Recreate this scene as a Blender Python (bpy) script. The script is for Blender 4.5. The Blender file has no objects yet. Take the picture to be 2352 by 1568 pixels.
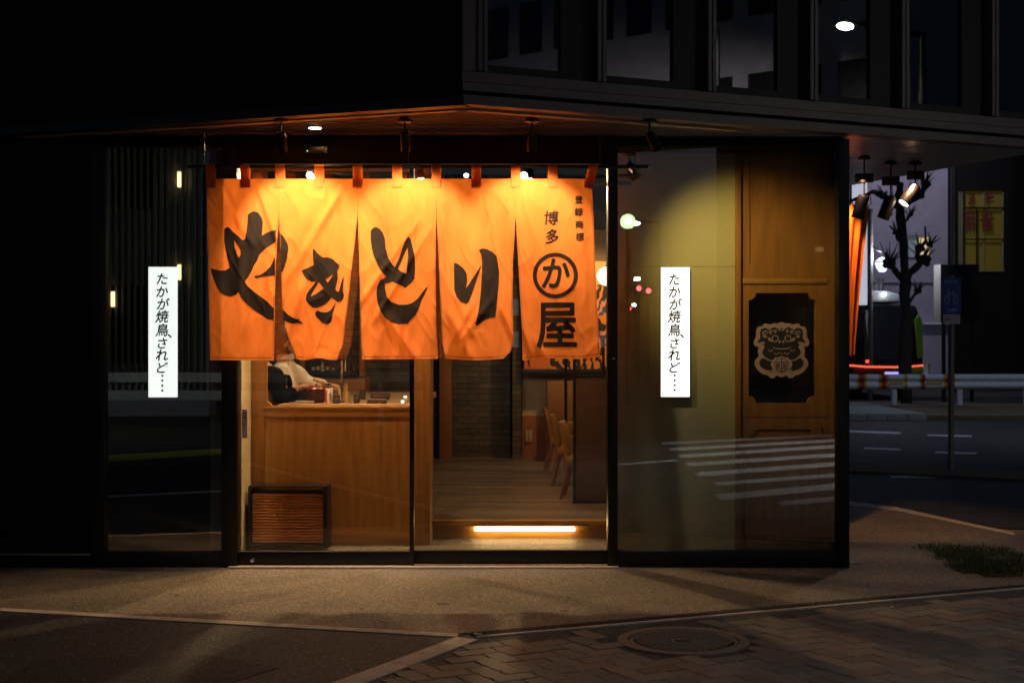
import bpy, bmesh, math, random
from mathutils import Vector, Matrix, noise
from mathutils.geometry import tessellate_polygon
R = math.radians
random.seed(7)
S = bpy.context.scene
COL = S.collection

# ------------------------------------------------------------ camera, world, exposure
K = 0.0027            # metres per pixel (2352 px wide view) on the shop front, which stands at depth D0
D0 = 8.8
EYE = 1.4
cd = bpy.data.cameras.new('camera'); cam = bpy.data.objects.new('camera', cd); COL.objects.link(cam)
cam.location = (0, 0, EYE); cam.rotation_euler = (R(90), 0, 0)
cd.sensor_width = 36; cd.lens = 36 * D0 / (2352 * K); cd.clip_end = 2000; cd.clip_start = .05
cd.dof.use_dof = True; cd.dof.focus_distance = 8.9; cd.dof.aperture_fstop = 4.0
S.camera = cam
W = bpy.data.worlds.new('World'); S.world = W; W.use_nodes = True
wn = W.node_tree.nodes; wl = W.node_tree.links
sky = wn.new('ShaderNodeTexSky'); sky.sky_type = 'NISHITA'; sky.sun_disc = False
sky.sun_elevation = R(-0.6); sky.sun_rotation = R(160); sky.altitude = 0; sky.ozone_density = 3.0
wn['Background'].inputs['Strength'].default_value = 0.15
wl.new(sky.outputs[0], wn['Background'].inputs['Color'])
vs = S.view_settings; vs.view_transform = 'Standard'; vs.look = 'None'; vs.exposure = 0.0; vs.gamma = 1
S.cycles.use_denoising = True
S.cycles.max_bounces = 8; S.cycles.transparent_max_bounces = 24; S.cycles.diffuse_bounces = 3
S.cycles.glossy_bounces = 4; S.cycles.sample_clamp_indirect = 6; S.cycles.caustics_reflective = False; S.cycles.caustics_refractive = False

def P(px, py, d=D0):
    f = d / D0
    return Vector(((px - 1176) * K * f, d, EYE + (784 - py) * K * f))
def PX(px, d=D0): return (px - 1176) * K * d / D0
def PZ(py, d=D0): return EYE + (784 - py) * K * d / D0
def G(px, py, z=0.0):                # point of the ground (height z) under a pixel
    d = D0 * ((EYE - z) / K) / (py - 784)
    return Vector((PX(px, d), d, z))

# ------------------------------------------------------------ lights
def lamp(kind, loc, watt, col=(1, .62, .32), target=None, angle=60, blend=.4, size=.03):
    ld = bpy.data.lights.new(kind.lower() + '_light', kind); ld.energy = watt; ld.color = col
    if kind == 'SPOT': ld.spot_size = R(angle); ld.spot_blend = blend; ld.shadow_soft_size = size
    elif kind == 'AREA': ld.shape = 'RECTANGLE'; ld.size, ld.size_y = size
    else: ld.shadow_soft_size = size
    o = bpy.data.objects.new(kind.lower() + '_light', ld); COL.objects.link(o); o.location = loc
    if target is not None:
        o.rotation_euler = (Vector(target) - Vector(loc)).to_track_quat('-Z', 'Y').to_euler()
    return o
WARM = (1, .60, .28); WHITE = (1, .86, .66)
# three spots on the soffit over the curtain
for px, tx in ((645, 700), (930, 925), (1222, 1195)):
    p = Vector((PX(px, 8.12), 8.200, 2.487)); lamp('SPOT', p, 60, (1, .83, .80), (p.x + (tx - px) * .002, 8.200 + .94, 1.487), 86, .55, .02)
# interior track spots that face the street
for px, w in ((712, 132), (952, 132), (1200, 132)):
    p = Vector((PX(px, 9.9), 9.84, 2.53)); lamp('SPOT', p, w, (1, .66, .34), (PX(px) * .9, 7.2, .2), 112, .2, .022)
lamp('SPOT', (PX(724, 8.5), 8.5, 2.66), 52, (1, .74, .44), (PX(724, 8.5) - .1, 7.45, 0), 84, .25, .03)
# spot beyond the right end of the curtain that lights the plaster wall and the wooden door
lamp('SPOT', P(1528, 366, 8.22), 92, (1, .72, .30), (PX(1735), 9.2, 1.80), 68, 1.0, .05)
# downlights inside
lamp('SPOT', (PX(720, 9.3), 9.25, 2.5), 62, WARM, (PX(740, 9.6), 9.7, .3), 100, .6, .05)
lamp('SPOT', (PX(900, 9.3), 9.25, 2.5), 62, WARM, (PX(880, 9.6), 9.7, .3), 100, .6, .05)
lamp('POINT', (PX(650, 10.4), 10.9, 2.35), 26, (1, .72, .45), size=.06)
lamp('POINT', (PX(860, 11.2), 11.2, 2.35), 30, WARM, size=.06)
lamp('SPOT', (.15, 12.6, 2.5), 60, WARM, (.15, 12.4, 0), 110, .6, .05)
lamp('SPOT', (.9, 14.4, 2.5), 75, (1, .55, .22), (.85, 15.4, 1.0), 110, .6, .05)
lamp('POINT', (1.45, 12.4, 1.75), 12, WARM, size=.08)
lamp('SPOT', (.35, 10.6, 2.5), 45, WARM, (.35, 10.9, 0), 100, .6, .05)
# beyond the corner, on the side street
lamp('SPOT', P(2096, 406, 10.0), 40, (1, .74, .50), (2.5, 9.3, 0), 75, .5, .03)
lamp('SPOT', P(1980, 412, 9.75), 30, (1, .86, .72), (2.75, 10.6, 0), 80, .5, .03)
lamp('SPOT', P(1964, 405, 10.35), 80, (1, .55, .25), (PX(1975, 10.8), 10.75, 1.2), 60, .5, .03)
lamp('POINT', P(2026, 592, 34), 160, (.75, .82, 1), size=.25)
# street lamp of the crossing behind the camera, then three added lamps out of view
lamp('SPOT', (6.0, -1.2, 7.17), 2400, (.9, .95, 1), (4.6, 1.0, 0), 72, .8, .04)
lamp('SPOT', (10, 22, 7.87), 480, (.7, .8, 1), (9, 24, 0), 110, .8, .04)  # added lamp, brightens the side street from behind the upper storey
lamp('SPOT', (-9, -3, 6.97), 420, (.9, 1, .75), (-8, -6, 0), 120, .8, .04)  # added lamp, brightens the slatted building for the left window reflection
lamp('SPOT', (11, 37.5, 8.87), 620, (.86, .82, 1), (11, 42, 3.5), 120, .8, .04)  # added lamp above the frame, lightens the grey wall behind the tree

# ------------------------------------------------------------ materials
MATS = {}
def newmat(name):
    m = bpy.data.materials.new(name); m.use_nodes = True; MATS[name] = m
    return m, m.node_tree.nodes, m.node_tree.links, m.node_tree.nodes['Principled BSDF']
def ramp(n, l, src, stops):
    r = n.new('ShaderNodeValToRGB'); e = r.color_ramp.elements
    while len(e) < len(stops): e.new(.5)
    for k, (p, c) in enumerate(stops): e[k].position = p; e[k].color = (*c, 1)
    l.new(src, r.inputs[0]); return r.outputs[0]
def coords(n, l, scale=(1, 1, 1), rot=(0, 0, 0), world=False):
    if world:
        g = n.new('ShaderNodeNewGeometry'); src = g.outputs['Position']
    else:
        g = n.new('ShaderNodeTexCoord'); src = g.outputs['Object']
    mp = n.new('ShaderNodeMapping'); mp.inputs['Scale'].default_value = scale; mp.inputs['Rotation'].default_value = rot
    l.new(src, mp.inputs[0]); return mp.outputs[0]
def noisetex(n, l, vec, scale, detail=5, rough=.6, dist=0):
    t = n.new('ShaderNodeTexNoise'); t.inputs['Scale'].default_value = scale; t.inputs['Detail'].default_value = detail
    t.inputs['Roughness'].default_value = rough; t.inputs['Distortion'].default_value = dist
    l.new(vec, t.inputs['Vector']); return t.outputs['Fac']
def bump(n, l, b, h, strength=.3, dist=.01):
    u = n.new('ShaderNodeBump'); u.inputs['Strength'].default_value = strength; u.inputs['Distance'].default_value = dist
    l.new(h, u.inputs['Height']); l.new(u.outputs[0], b.inputs['Normal'])
def plain(name, c, rough=.5, metal=0, var=.15, scale=14, bmp=.05, spec=.5):
    m, n, l, b = newmat(name)
    f = noisetex(n, l, coords(n, l), scale)
    c2 = tuple(x * (1 - var) for x in c); c3 = tuple(min(1, x * (1 + var)) for x in c)
    l.new(ramp(n, l, f, [(.3, c2), (.7, c3)]), b.inputs['Base Color'])
    b.inputs['Roughness'].default_value = rough; b.inputs['Metallic'].default_value = metal
    b.inputs['Specular IOR Level'].default_value = spec
    if bmp: bump(n, l, b, f, bmp, .004)
    return m
def wood(name, dark, light, axis=2, rough=.45, scale=1.0, cath=True):
    m, n, l, b = newmat(name)
    sc = [9 * scale] * 3; sc[axis] = .7 * scale
    v = coords(n, l, tuple(sc))
    f1 = noisetex(n, l, v, 2.2, 4, .6, 1.4)
    sc2 = [60 * scale] * 3; sc2[axis] = 1.6 * scale
    f2 = noisetex(n, l, coords(n, l, tuple(sc2)), 3, 3, .7)
    w = n.new('ShaderNodeTexWave'); w.wave_type = 'RINGS'; w.rings_direction = 'XYZ'[1 if axis == 2 else 1]
    w.inputs['Scale'].default_value = 1.6; w.inputs['Distortion'].default_value = 6; w.inputs['Detail'].default_value = 3
    sc3 = [3.2 * scale] * 3; sc3[axis] = .42 * scale
    l.new(coords(n, l, tuple(sc3)), w.inputs['Vector'])
    a = n.new('ShaderNodeMix'); a.inputs[0].default_value = .45; l.new(f1, a.inputs[2]); l.new(f2, a.inputs[3])
    a2 = n.new('ShaderNodeMix'); a2.inputs[0].default_value = .10 if cath else 0; l.new(a.outputs[0], a2.inputs[2]); l.new(w.outputs['Fac'], a2.inputs[3])
    mid = tuple((x + y) / 2 for x, y in zip(dark, light))
    l.new(ramp(n, l, a2.outputs[0], [(.30, dark), (.48, mid), (.68, light)]), b.inputs['Base Color'])
    b.inputs['Roughness'].default_value = rough
    bump(n, l, b, a2.outputs[0], .12, .003)
    return m
def emit(name, c, strength):
    m, n, l, b = newmat(name)
    b.inputs['Base Color'].default_value = (*[min(1, x) for x in c], 1)
    b.inputs['Emission Color'].default_value = (*c, 1); b.inputs['Emission Strength'].default_value = strength
    return m
def glassmat(name, f0=.07, tint=(.93, .95, .93), rough=0.0):
    m = bpy.data.materials.new(name); m.use_nodes = True; n = m.node_tree.nodes; l = m.node_tree.links
    n.remove(n['Principled BSDF']); out = n['Material Output']
    tr = n.new('ShaderNodeBsdfTransparent'); tr.inputs[0].default_value = (*tint, 1)
    gl = n.new('ShaderNodeBsdfGlossy'); gl.inputs['Roughness'].default_value = rough; gl.inputs[0].default_value = (1, 1, 1, 1)
    lw = n.new('ShaderNodeLayerWeight'); lw.inputs[0].default_value = .5
    pw = n.new('ShaderNodeMath'); pw.operation = 'POWER'; pw.inputs[1].default_value = 5; l.new(lw.outputs['Facing'], pw.inputs[0])
    mu = n.new('ShaderNodeMath'); mu.operation = 'MULTIPLY_ADD'; mu.inputs[1].default_value = 1 - f0; mu.inputs[2].default_value = f0
    l.new(pw.outputs[0], mu.inputs[0])
    mx = n.new('ShaderNodeMixShader'); l.new(mu.outputs[0], mx.inputs[0]); l.new(tr.outputs[0], mx.inputs[1]); l.new(gl.outputs[0], mx.inputs[2])
    l.new(mx.outputs[0], out.inputs[0]); MATS[name] = m; return m
def bricks(name, c1, c2, mortar, w, h, rough=.6, gap=.004, plane='XZ', offset=.5):
    m, n, l, b = newmat(name)
    rot = (R(90), 0, 0) if plane == 'XZ' else (0, 0, 0)
    g = n.new('ShaderNodeNewGeometry'); sx = n.new('ShaderNodeSeparateXYZ'); cx = n.new('ShaderNodeCombineXYZ')
    l.new(g.outputs['Position'], sx.inputs[0]); l.new(sx.outputs[0], cx.inputs[0]); l.new(sx.outputs[2 if plane == 'XZ' else 1], cx.inputs[1])
    t = n.new('ShaderNodeTexBrick'); t.inputs['Scale'].default_value = 1; t.inputs['Brick Width'].default_value = w
    t.inputs['Row Height'].default_value = h; t.inputs['Mortar Size'].default_value = gap; t.inputs['Bias'].default_value = 0
    t.inputs['Color1'].default_value = (*c1, 1); t.inputs['Color2'].default_value = (*c2, 1); t.inputs['Mortar'].default_value = (*mortar, 1)
    t.offset = offset; l.new(cx.outputs[0], t.inputs['Vector'])
    f = noisetex(n, l, g.outputs['Position'], 22, 5)
    mx = n.new('ShaderNodeMix'); mx.data_type = 'RGBA'; mx.blend_type = 'MULTIPLY'; mx.inputs[0].default_value = .8
    l.new(t.outputs['Color'], mx.inputs[6]); l.new(ramp(n, l, f, [(.3, (.45, .45, .45)), (.7, (1, 1, 1))]), mx.inputs[7])
    l.new(mx.outputs[2], b.inputs['Base Color']); b.inputs['Roughness'].default_value = rough
    inv = n.new('ShaderNodeMath'); inv.operation = 'SUBTRACT'; inv.inputs[0].default_value = 1; l.new(t.outputs['Fac'], inv.inputs[1])
    ad = n.new('ShaderNodeMath'); ad.operation = 'ADD'; l.new(inv.outputs[0], ad.inputs[0]); l.new(f, ad.inputs[1])
    bump(n, l, b, ad.outputs[0], .5, .006)
    return m
def asphalt(name, c, speck, rough=.75, scale=1.0, amt=.62):
    m, n, l, b = newmat(name)
    v = coords(n, l, world=True)
    vo = n.new('ShaderNodeTexVoronoi'); vo.inputs['Scale'].default_value = 150 * scale; l.new(v, vo.inputs['Vector'])
    f = noisetex(n, l, v, 260 * scale, 2, .7); f2 = noisetex(n, l, v, 2.2, 5, .6); f3 = noisetex(n, l, v, 45 * scale, 3, .7)
    sepc = n.new('ShaderNodeSeparateColor'); l.new(vo.outputs['Color'], sepc.inputs[0])
    base = ramp(n, l, sepc.outputs[0], [(0, tuple(x * .55 for x in c)), (amt, c), (.97, speck)])
    mx = n.new('ShaderNodeMix'); mx.data_type = 'RGBA'; mx.blend_type = 'MULTIPLY'; mx.inputs[0].default_value = 1
    l.new(base, mx.inputs[6]); l.new(ramp(n, l, f2, [(.3, (.62, .62, .62)), (.5, (.9, .9, .9)), (.7, (1.0, 1.0, 1.0))]), mx.inputs[7])
    l.new(mx.outputs[2], b.inputs['Base Color']); b.inputs['Roughness'].default_value = rough
    ad = n.new('ShaderNodeMath'); ad.operation = 'ADD'; l.new(vo.outputs['Distance'], ad.inputs[0]); l.new(f3, ad.inputs[1])
    bump(n, l, b, ad.outputs[0], .8, .006)
    return m
def cloth(name, c, trans=.45, weave=1):
    m = bpy.data.materials.new(name); m.use_nodes = True; n = m.node_tree.nodes; l = m.node_tree.links; MATS[name] = m
    n.remove(n['Principled BSDF']); out = n['Material Output']
    v = coords(n, l, (1, 1, .45), world=True)
    f = noisetex(n, l, v, 9, 6, .65); f2 = noisetex(n, l, coords(n, l, (260, 260, 900), world=True), 1, 2, .5)
    cc = ramp(n, l, f, [(.25, (c[0] * .80, c[1] * .74, c[2] * .7)), (.72, tuple(min(1, x * 1.06) for x in c))])
    d = n.new('ShaderNodeBsdfDiffuse'); t = n.new('ShaderNodeBsdfTranslucent'); mx = n.new('ShaderNodeMixShader')
    l.new(cc, d.inputs[0]); l.new(cc, t.inputs[0]); mx.inputs[0].default_value = trans
    ad = n.new('ShaderNodeMath'); ad.operation = 'MULTIPLY_ADD'; ad.inputs[1].default_value = .16; l.new(f2, ad.inputs[0]); l.new(f, ad.inputs[2])
    u = n.new('ShaderNodeBump'); u.inputs['Strength'].default_value = .4; u.inputs['Distance'].default_value = .006
    l.new(ad.outputs[0], u.inputs['Height']); l.new(u.outputs[0], d.inputs['Normal']); l.new(u.outputs[0], t.inputs['Normal'])
    l.new(d.outputs[0], mx.inputs[1]); l.new(t.outputs[0], mx.inputs[2]); l.new(mx.outputs[0], out.inputs[0])
    return m

M = MATS
plain('black_metal', (.006, .006, .006), .42, .0, .3)
plain('black_frame', (.010, .009, .008), .35, .3, .2)
plain('black_panel', (.004, .004, .0045), .5, .0, .3, bmp=0, spec=.15)
plain('black_matte', (.006, .005, .005), .85, 0, .2, spec=.08)
plain('fascia_grey', (.125, .105, .105), .45, .5, .08, 5, .02)
plain('trim_pale', (.45, .33, .24), .5, .3)
plain('steel', (.55, .55, .55), .25, 1, .1)
plain('lamp_black', (.03, .016, .01), .35, .4, .15)
m_, n_, l_, b_ = newmat('soffit_metal'); b_.inputs['Base Color'].default_value = (.24, .19, .17, 1); b_.inputs['Metallic'].default_value = .5; b_.inputs['Roughness'].default_value = .28
plain('brass_rail', (.45, .30, .14), .3, 1, .1)
wood('oak', (.21, .095, .015), (.41, .20, .035))
wood('oak_cross', (.23, .10, .016), (.44, .215, .038), axis=0)
wood('dark_wood', (.050, .024, .014), (.12, .055, .03), axis=0, cath=False)
wood('door_wood', (.20, .078, .010), (.36, .145, .020))
wood('post_wood', (.24, .09, .03), (.42, .17, .055), cath=False)
plain('groove', (.035, .016, .008), .8)
plain('plaster', (.42, .33, .18), .9, 0, .12, 30, .1)
plain('olive_plaster', (.43, .37, .17), .9, 0, .05, 40, .08)
plain('beige_plaster', (.50, .40, .28), .9, 0, .15, 5, .1)
bricks('wall_tiles', (.085, .065, .045), (.15, .12, .085), (.02, .015, .012), .24, .063, .55)
bricks('floor_planks', (.12, .088, .062), (.27, .205, .155), (.07, .05, .035), 1.1, .11, .38, .0015, 'XY', .37)
asphalt('apron_asphalt', (.20, .148, .100), (.46, .36, .25), .7, 1.0, .70)
asphalt('road_asphalt', (.022, .019, .018), (.14, .125, .11), .75, .9, .75)
asphalt('patch_asphalt', (.017, .016, .015), (.12, .11, .10), .8, 1.1, .8)
asphalt('gutter_black', (.008, .007, .006), (.05, .045, .04), .9, .6, .9)
asphalt('step_gravel', (.09, .075, .055), (.3, .25, .18), .5, .8)
plain('concrete', (.50, .41, .31), .85, 0, .22, 12, .35)
plain('road_white', (.62, .62, .58), .8, 0, .25, 9, .2)
plain('threshold_stone', (.50, .40, .30), .7, 0, .1, 20, .1)
cloth('noren_cloth', (.88, .228, .036), .33)
cloth('noren_ink', (.040, .026, .014), .12)
plain('stitch', (.22, .07, .02), .9)
glassmat('window_glass'); glassmat('dark_glass', .21, (.86, .89, .88)); glassmat('upper_glass', .30, (.5, .5, .5)); glassmat('clear_glass', .04, (.98, .98, .98))
emit('sign_light', (1, 1, .97), 1.9)
emit('led_tube', (1, .66, .28), 26)
emit('lens_glow', (1, .86, .62), 14)
emit('lens_glow_cool', (1, .93, .85), 10)
emit('green_led', (.05, 1, .4), 2)
plain('ink_black', (.015, .015, .02), .7, 0, .1)
plain('white_paint', (.72, .72, .70), .5, 0, .06)
plain('post_grey2', (.4, .4, .38), .5)
plain('sticker_white', (.62, .58, .55), .6)

# ------------------------------------------------------------ mesh helpers
class MB:
    def __init__(s): s.v = []; s.f = []; s.c = None
    def add(s, vs, fs):
        b = len(s.v); s.v += [Vector(x) for x in vs]; s.f += [tuple(b + i for i in f) for f in fs]; return s
    def box(s, x0, x1, y0, y1, z0, z1, M4=None):
        vs = [Vector((x, y, z)) for x in (x0, x1) for y in (y0, y1) for z in (z0, z1)]
        if M4: vs = [M4 @ v for v in vs]
        return s.add(vs, [(0, 1, 3, 2), (4, 6, 7, 5), (0, 4, 5, 1), (2, 3, 7, 6), (0, 2, 6, 4), (1, 5, 7, 3)])
    def cbox(s, c, size, M4=None):
        c = Vector(c); h = Vector(size) / 2
        return s.box(c.x - h.x, c.x + h.x, c.y - h.y, c.y + h.y, c.z - h.z, c.z + h.z, M4)
    def tube(s, pts, rad, n=12, cap=True):
        pts = [Vector(p) for p in pts]; rs = rad if isinstance(rad, (list, tuple)) else [rad] * len(pts)
        rings = []; prev = None
        for i, p in enumerate(pts):
            if i == 0: t = pts[1] - p
            elif i == len(pts) - 1: t = p - pts[i - 1]
            else: t = (pts[i + 1] - p).normalized() + (p - pts[i - 1]).normalized()
            t.normalize()
            if prev is None:
                a = t.orthogonal().normalized()
            else:
                a = prev - t * prev.dot(t); a.normalize()
            prev = a; bb = t.cross(a)
            rings.append([p + (a * math.cos(2 * math.pi * k / n) + bb * math.sin(2 * math.pi * k / n)) * rs[i] for k in range(n)])
        vs = [v for r in rings for v in r]; fs = []
        for i in range(len(pts) - 1):
            for k in range(n):
                fs.append((i * n + k, i * n + (k + 1) % n, (i + 1) * n + (k + 1) % n, (i + 1) * n + k))
        if cap: fs.append(tuple(range(n))[::-1]); fs.append(tuple((len(pts) - 1) * n + k for k in range(n)))
        return s.add(vs, fs)
    def lathe(s, prof, c=(0, 0, 0), n=24, M4=None):
        c = Vector(c); vs = []; fs = []
        for r, z in prof:
            for k in range(n):
                a = 2 * math.pi * k / n; vs.append(Vector((r * math.cos(a), r * math.sin(a), z)))
        if M4: vs = [M4 @ v for v in vs]
        vs = [v + c for v in vs]
        for i in range(len(prof) - 1):
            for k in range(n): fs.append((i * n + k, i * n + (k + 1) % n, (i + 1) * n + (k + 1) % n, (i + 1) * n + k))
        if prof[0][0] > 1e-4: fs.append(tuple(range(n))[::-1])
        if prof[-1][0] > 1e-4: fs.append(tuple((len(prof) - 1) * n + k for k in range(n)))
        return s.add(vs, fs)
    def ball(s, c, r, n=16, m=10, sc=(1, 1, 1)):
        prof = [(max(1e-5, math.sin(math.pi * i / m)) * r, -math.cos(math.pi * i / m) * r) for i in range(m + 1)]
        return s.lathe(prof, c, n, Matrix.Diagonal((*sc, 1)))
    def plate(s, outer, holes, fn, thick):
        """2-D outline with holes; fn(a, b, t) -> point, t in 0..1 through the thickness"""
        loops = [list(outer)] + [list(h) for h in holes]
        tris = tessellate_polygon([[Vector((a, b, 0)) for a, b in lp] for lp in loops])
        flat = [p for lp in loops for p in lp]; n = len(flat)
        vs = [fn(a, b, 0) for a, b in flat]; fs = [tuple(t) for t in tris]
        if thick:
            vs += [fn(a, b, 1) for a, b in flat]; fs += [tuple(n + i for i in reversed(t)) for t in tris]
            o = 0
            for lp in loops:
                L = len(lp)
                for i in range(L): fs.append((o + i, o + (i + 1) % L, n + o + (i + 1) % L, n + o + i))
                o += L
        return s.add(vs, fs)
    def build(s, name, mat, parent=None, smooth=40, bevel=0, fixn=True):
        me = bpy.data.meshes.new(name); off = parent_world(parent)
        me.from_pydata([tuple(v - off) for v in s.v], [], s.f); me.validate()
        bm = bmesh.new(); bm.from_mesh(me)
        if fixn: bmesh.ops.recalc_face_normals(bm, faces=bm.faces)
        if bevel: bmesh.ops.bevel(bm, geom=[e for e in bm.edges if len(e.link_faces) == 2 and e.calc_face_angle(0) > .6], offset=bevel, segments=2, affect='EDGES', profile=.6, clamp_overlap=True)
        bm.to_mesh(me); bm.free()
        me.materials.append(M[mat] if isinstance(mat, str) else mat)
        if smooth:
            for p in me.polygons: p.use_smooth = True
            me.set_sharp_from_angle(angle=R(smooth))
        o = bpy.data.objects.new(name, me); COL.objects.link(o)
        if parent: o.parent = parent
        return o
def parent_world(p):
    v = Vector((0, 0, 0))
    while p: v += p.location; p = p.parent
    return v
def tag(o, label=None, cat=None, group=None, kind=None):
    if label: o['label'] = label
    if cat: o['category'] = cat
    if group: o['group'] = group
    if kind: o['kind'] = kind
    return o
def thing(name, label, cat, loc=(0, 0, 0), group=None):
    o = bpy.data.objects.new(name, None); COL.objects.link(o); o.location = loc; o.empty_display_size = .1
    return tag(o, label, cat, group)
def copy_tree(o, label=None, parent=None, loc=None, rot=None):
    c = o.copy(); COL.objects.link(c); c.parent = parent
    if loc is not None: c.location = loc
    if rot is not None: c.rotation_euler = rot
    if label: c['label'] = label
    for ch in list(o.children): copy_tree(ch, None, c)
    return c
def text2d(ch, bold=0.0):
    """glyph as triangles, centred on its em box, em = 1"""
    c = bpy.data.curves.new('glyph', 'FONT'); c.body = ch; c.size = 1; c.resolution_u = 6
    o = bpy.data.objects.new('glyph', c); COL.objects.link(o); bpy.context.view_layer.update()
    dg = bpy.context.evaluated_depsgraph_get(); ev = o.evaluated_get(dg); me = ev.to_mesh()
    vs = [(v.co.x, v.co.y) for v in me.vertices]; fs = [tuple(p.vertices) for p in me.polygons]; ev.to_mesh_clear()
    bpy.data.objects.remove(o); bpy.data.curves.remove(c)
    xs = [a for a, b in vs]; ys = [b for a, b in vs]; mx, my = (min(xs) + max(xs)) / 2, (min(ys) + max(ys)) / 2
    return [(a - mx, b - my) for a, b in vs], fs, (max(xs) - min(xs), max(ys) - min(ys))
def shifts(b): return [(0, 0)] if not b else [(0, 0)] + [(b * math.cos(R(45 * k)), b * math.sin(R(45 * k))) for k in range(8)]
def write(mb, s, fn, cx, cy, size, bold=0, fit=None, shear=0):
    vs, fs, (w, h) = text2d(s, bold)
    sx = sy = size
    if fit: sx, sy = fit[0] / w, fit[1] / h
    for k, (ox, oy) in enumerate(shifts(bold)):
        mb.add([fn(cx + (a + ox) * sx + b * shear * sx, cy + (b + oy) * sy) - Vector((0, .00004 * k, 0)) for a, b in vs], fs)

# ------------------------------------------------------------ ground
def sheet(name, pts, z, mat, kind='structure', thick=.03):
    mb = MB(); mb.plate([(p[0], p[1]) for p in pts], [], lambda a, b, t: Vector((a, b, z - thick * t)), thick)
    o = mb.build(name, mat); o['kind'] = kind; return o
sheet('ground', [(-90, -90), (120, -90), (120, 160), (-90, 160)], -.006, 'road_asphalt', thick=.3)
A = G(0, 1395); Bp = G(1060, 1453); C_ = G(2300, 1345)
dirc = (C_ - Bp).normalized()
far = Bp + dirc * 9
apron = [(-9, A.y + (A.x + 9) * .1), (A.x, A.y), (Bp.x, Bp.y), (far.x, far.y), (far.x + .5, far.y + 1.6), (4.6, 10.3), (3.66, 10.6), (2.98, 12.4), (2.75, 16.5), (-9, 16.5)]
sheet('forecourt', apron, 0, 'apron_asphalt', thick=.08)
# darker pavement between the forecourt and the side street
sheet('pavement', [(2.75, 16.2), (2.98, 12.44), (3.68, 10.64), (4.62, 10.34), (far.x + .6, far.y + 1.64), (14, 13), (14, 15.6), (2.8, 15.9)], .003, 'road_asphalt', thick=.05)
# kerb line of flat concrete slabs at the road edge
def strip(name, a, b, w, z, mat, n=1, gap=.006, thick=.05, side=1):
    mb = MB(); a = Vector(a[:2]); b = Vector(b[:2]); d = (b - a) / n; u = d.normalized(); nn = Vector((-u.y, u.x)) * w * side
    for i in range(n):
        p = a + d * i + u * gap; q = a + d * (i + 1) - u * gap
        mb.plate([(p.x, p.y), (q.x, q.y), (q.x + nn.x, q.y + nn.y), (p.x + nn.x, p.y + nn.y)], [], lambda x, y, t: Vector((x, y, z - thick * t)), thick)
    o = mb.build(name, mat, bevel=.003); o['kind'] = 'structure'; return o
e0 = Vector((-9, A.y + (A.x + 9) * .1 - .0)); 
strip('kerb', (A.x, A.y - .046), (Bp.x - .02, Bp.y - .050), .042, .0015, 'concrete', 3, gap=.001)
strip('kerb', (A.x, A.y - .075), (Bp.x - .02, Bp.y - .086), .032, .0010, 'concrete', 4, gap=.001)
strip('kerb', (-9, A.y + .55), (A.x, A.y - .046), .05, .001, 'concrete', 6, gap=.001)
Q0 = Vector((Bp.x - .02, Bp.y - .09)); Q1 = Vector((G(760, 1568).x, G(760, 1568).y)); ud = (Q1 - Q0).normalized(); Q2 = Q0 + ud * 6
strip('kerb', Q0, Q2, .12, .002, 'concrete', 10, gap=.003)
gut = Vector((dirc.y, -dirc.x))
strip('gutter', Q0 + Vector((.06, .082)), Q0 + Vector((.06, .082)) + dirc.to_2d() * 9, .065, .0032, 'gutter_black', 15, gap=0, side=-1)
strip('kerb', Q0 + Vector((.085, .020)), Q0 + Vector((.085, .020)) + dirc.to_2d() * 9, .032, .0025, 'concrete', 22, gap=.002, side=-1)
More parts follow.
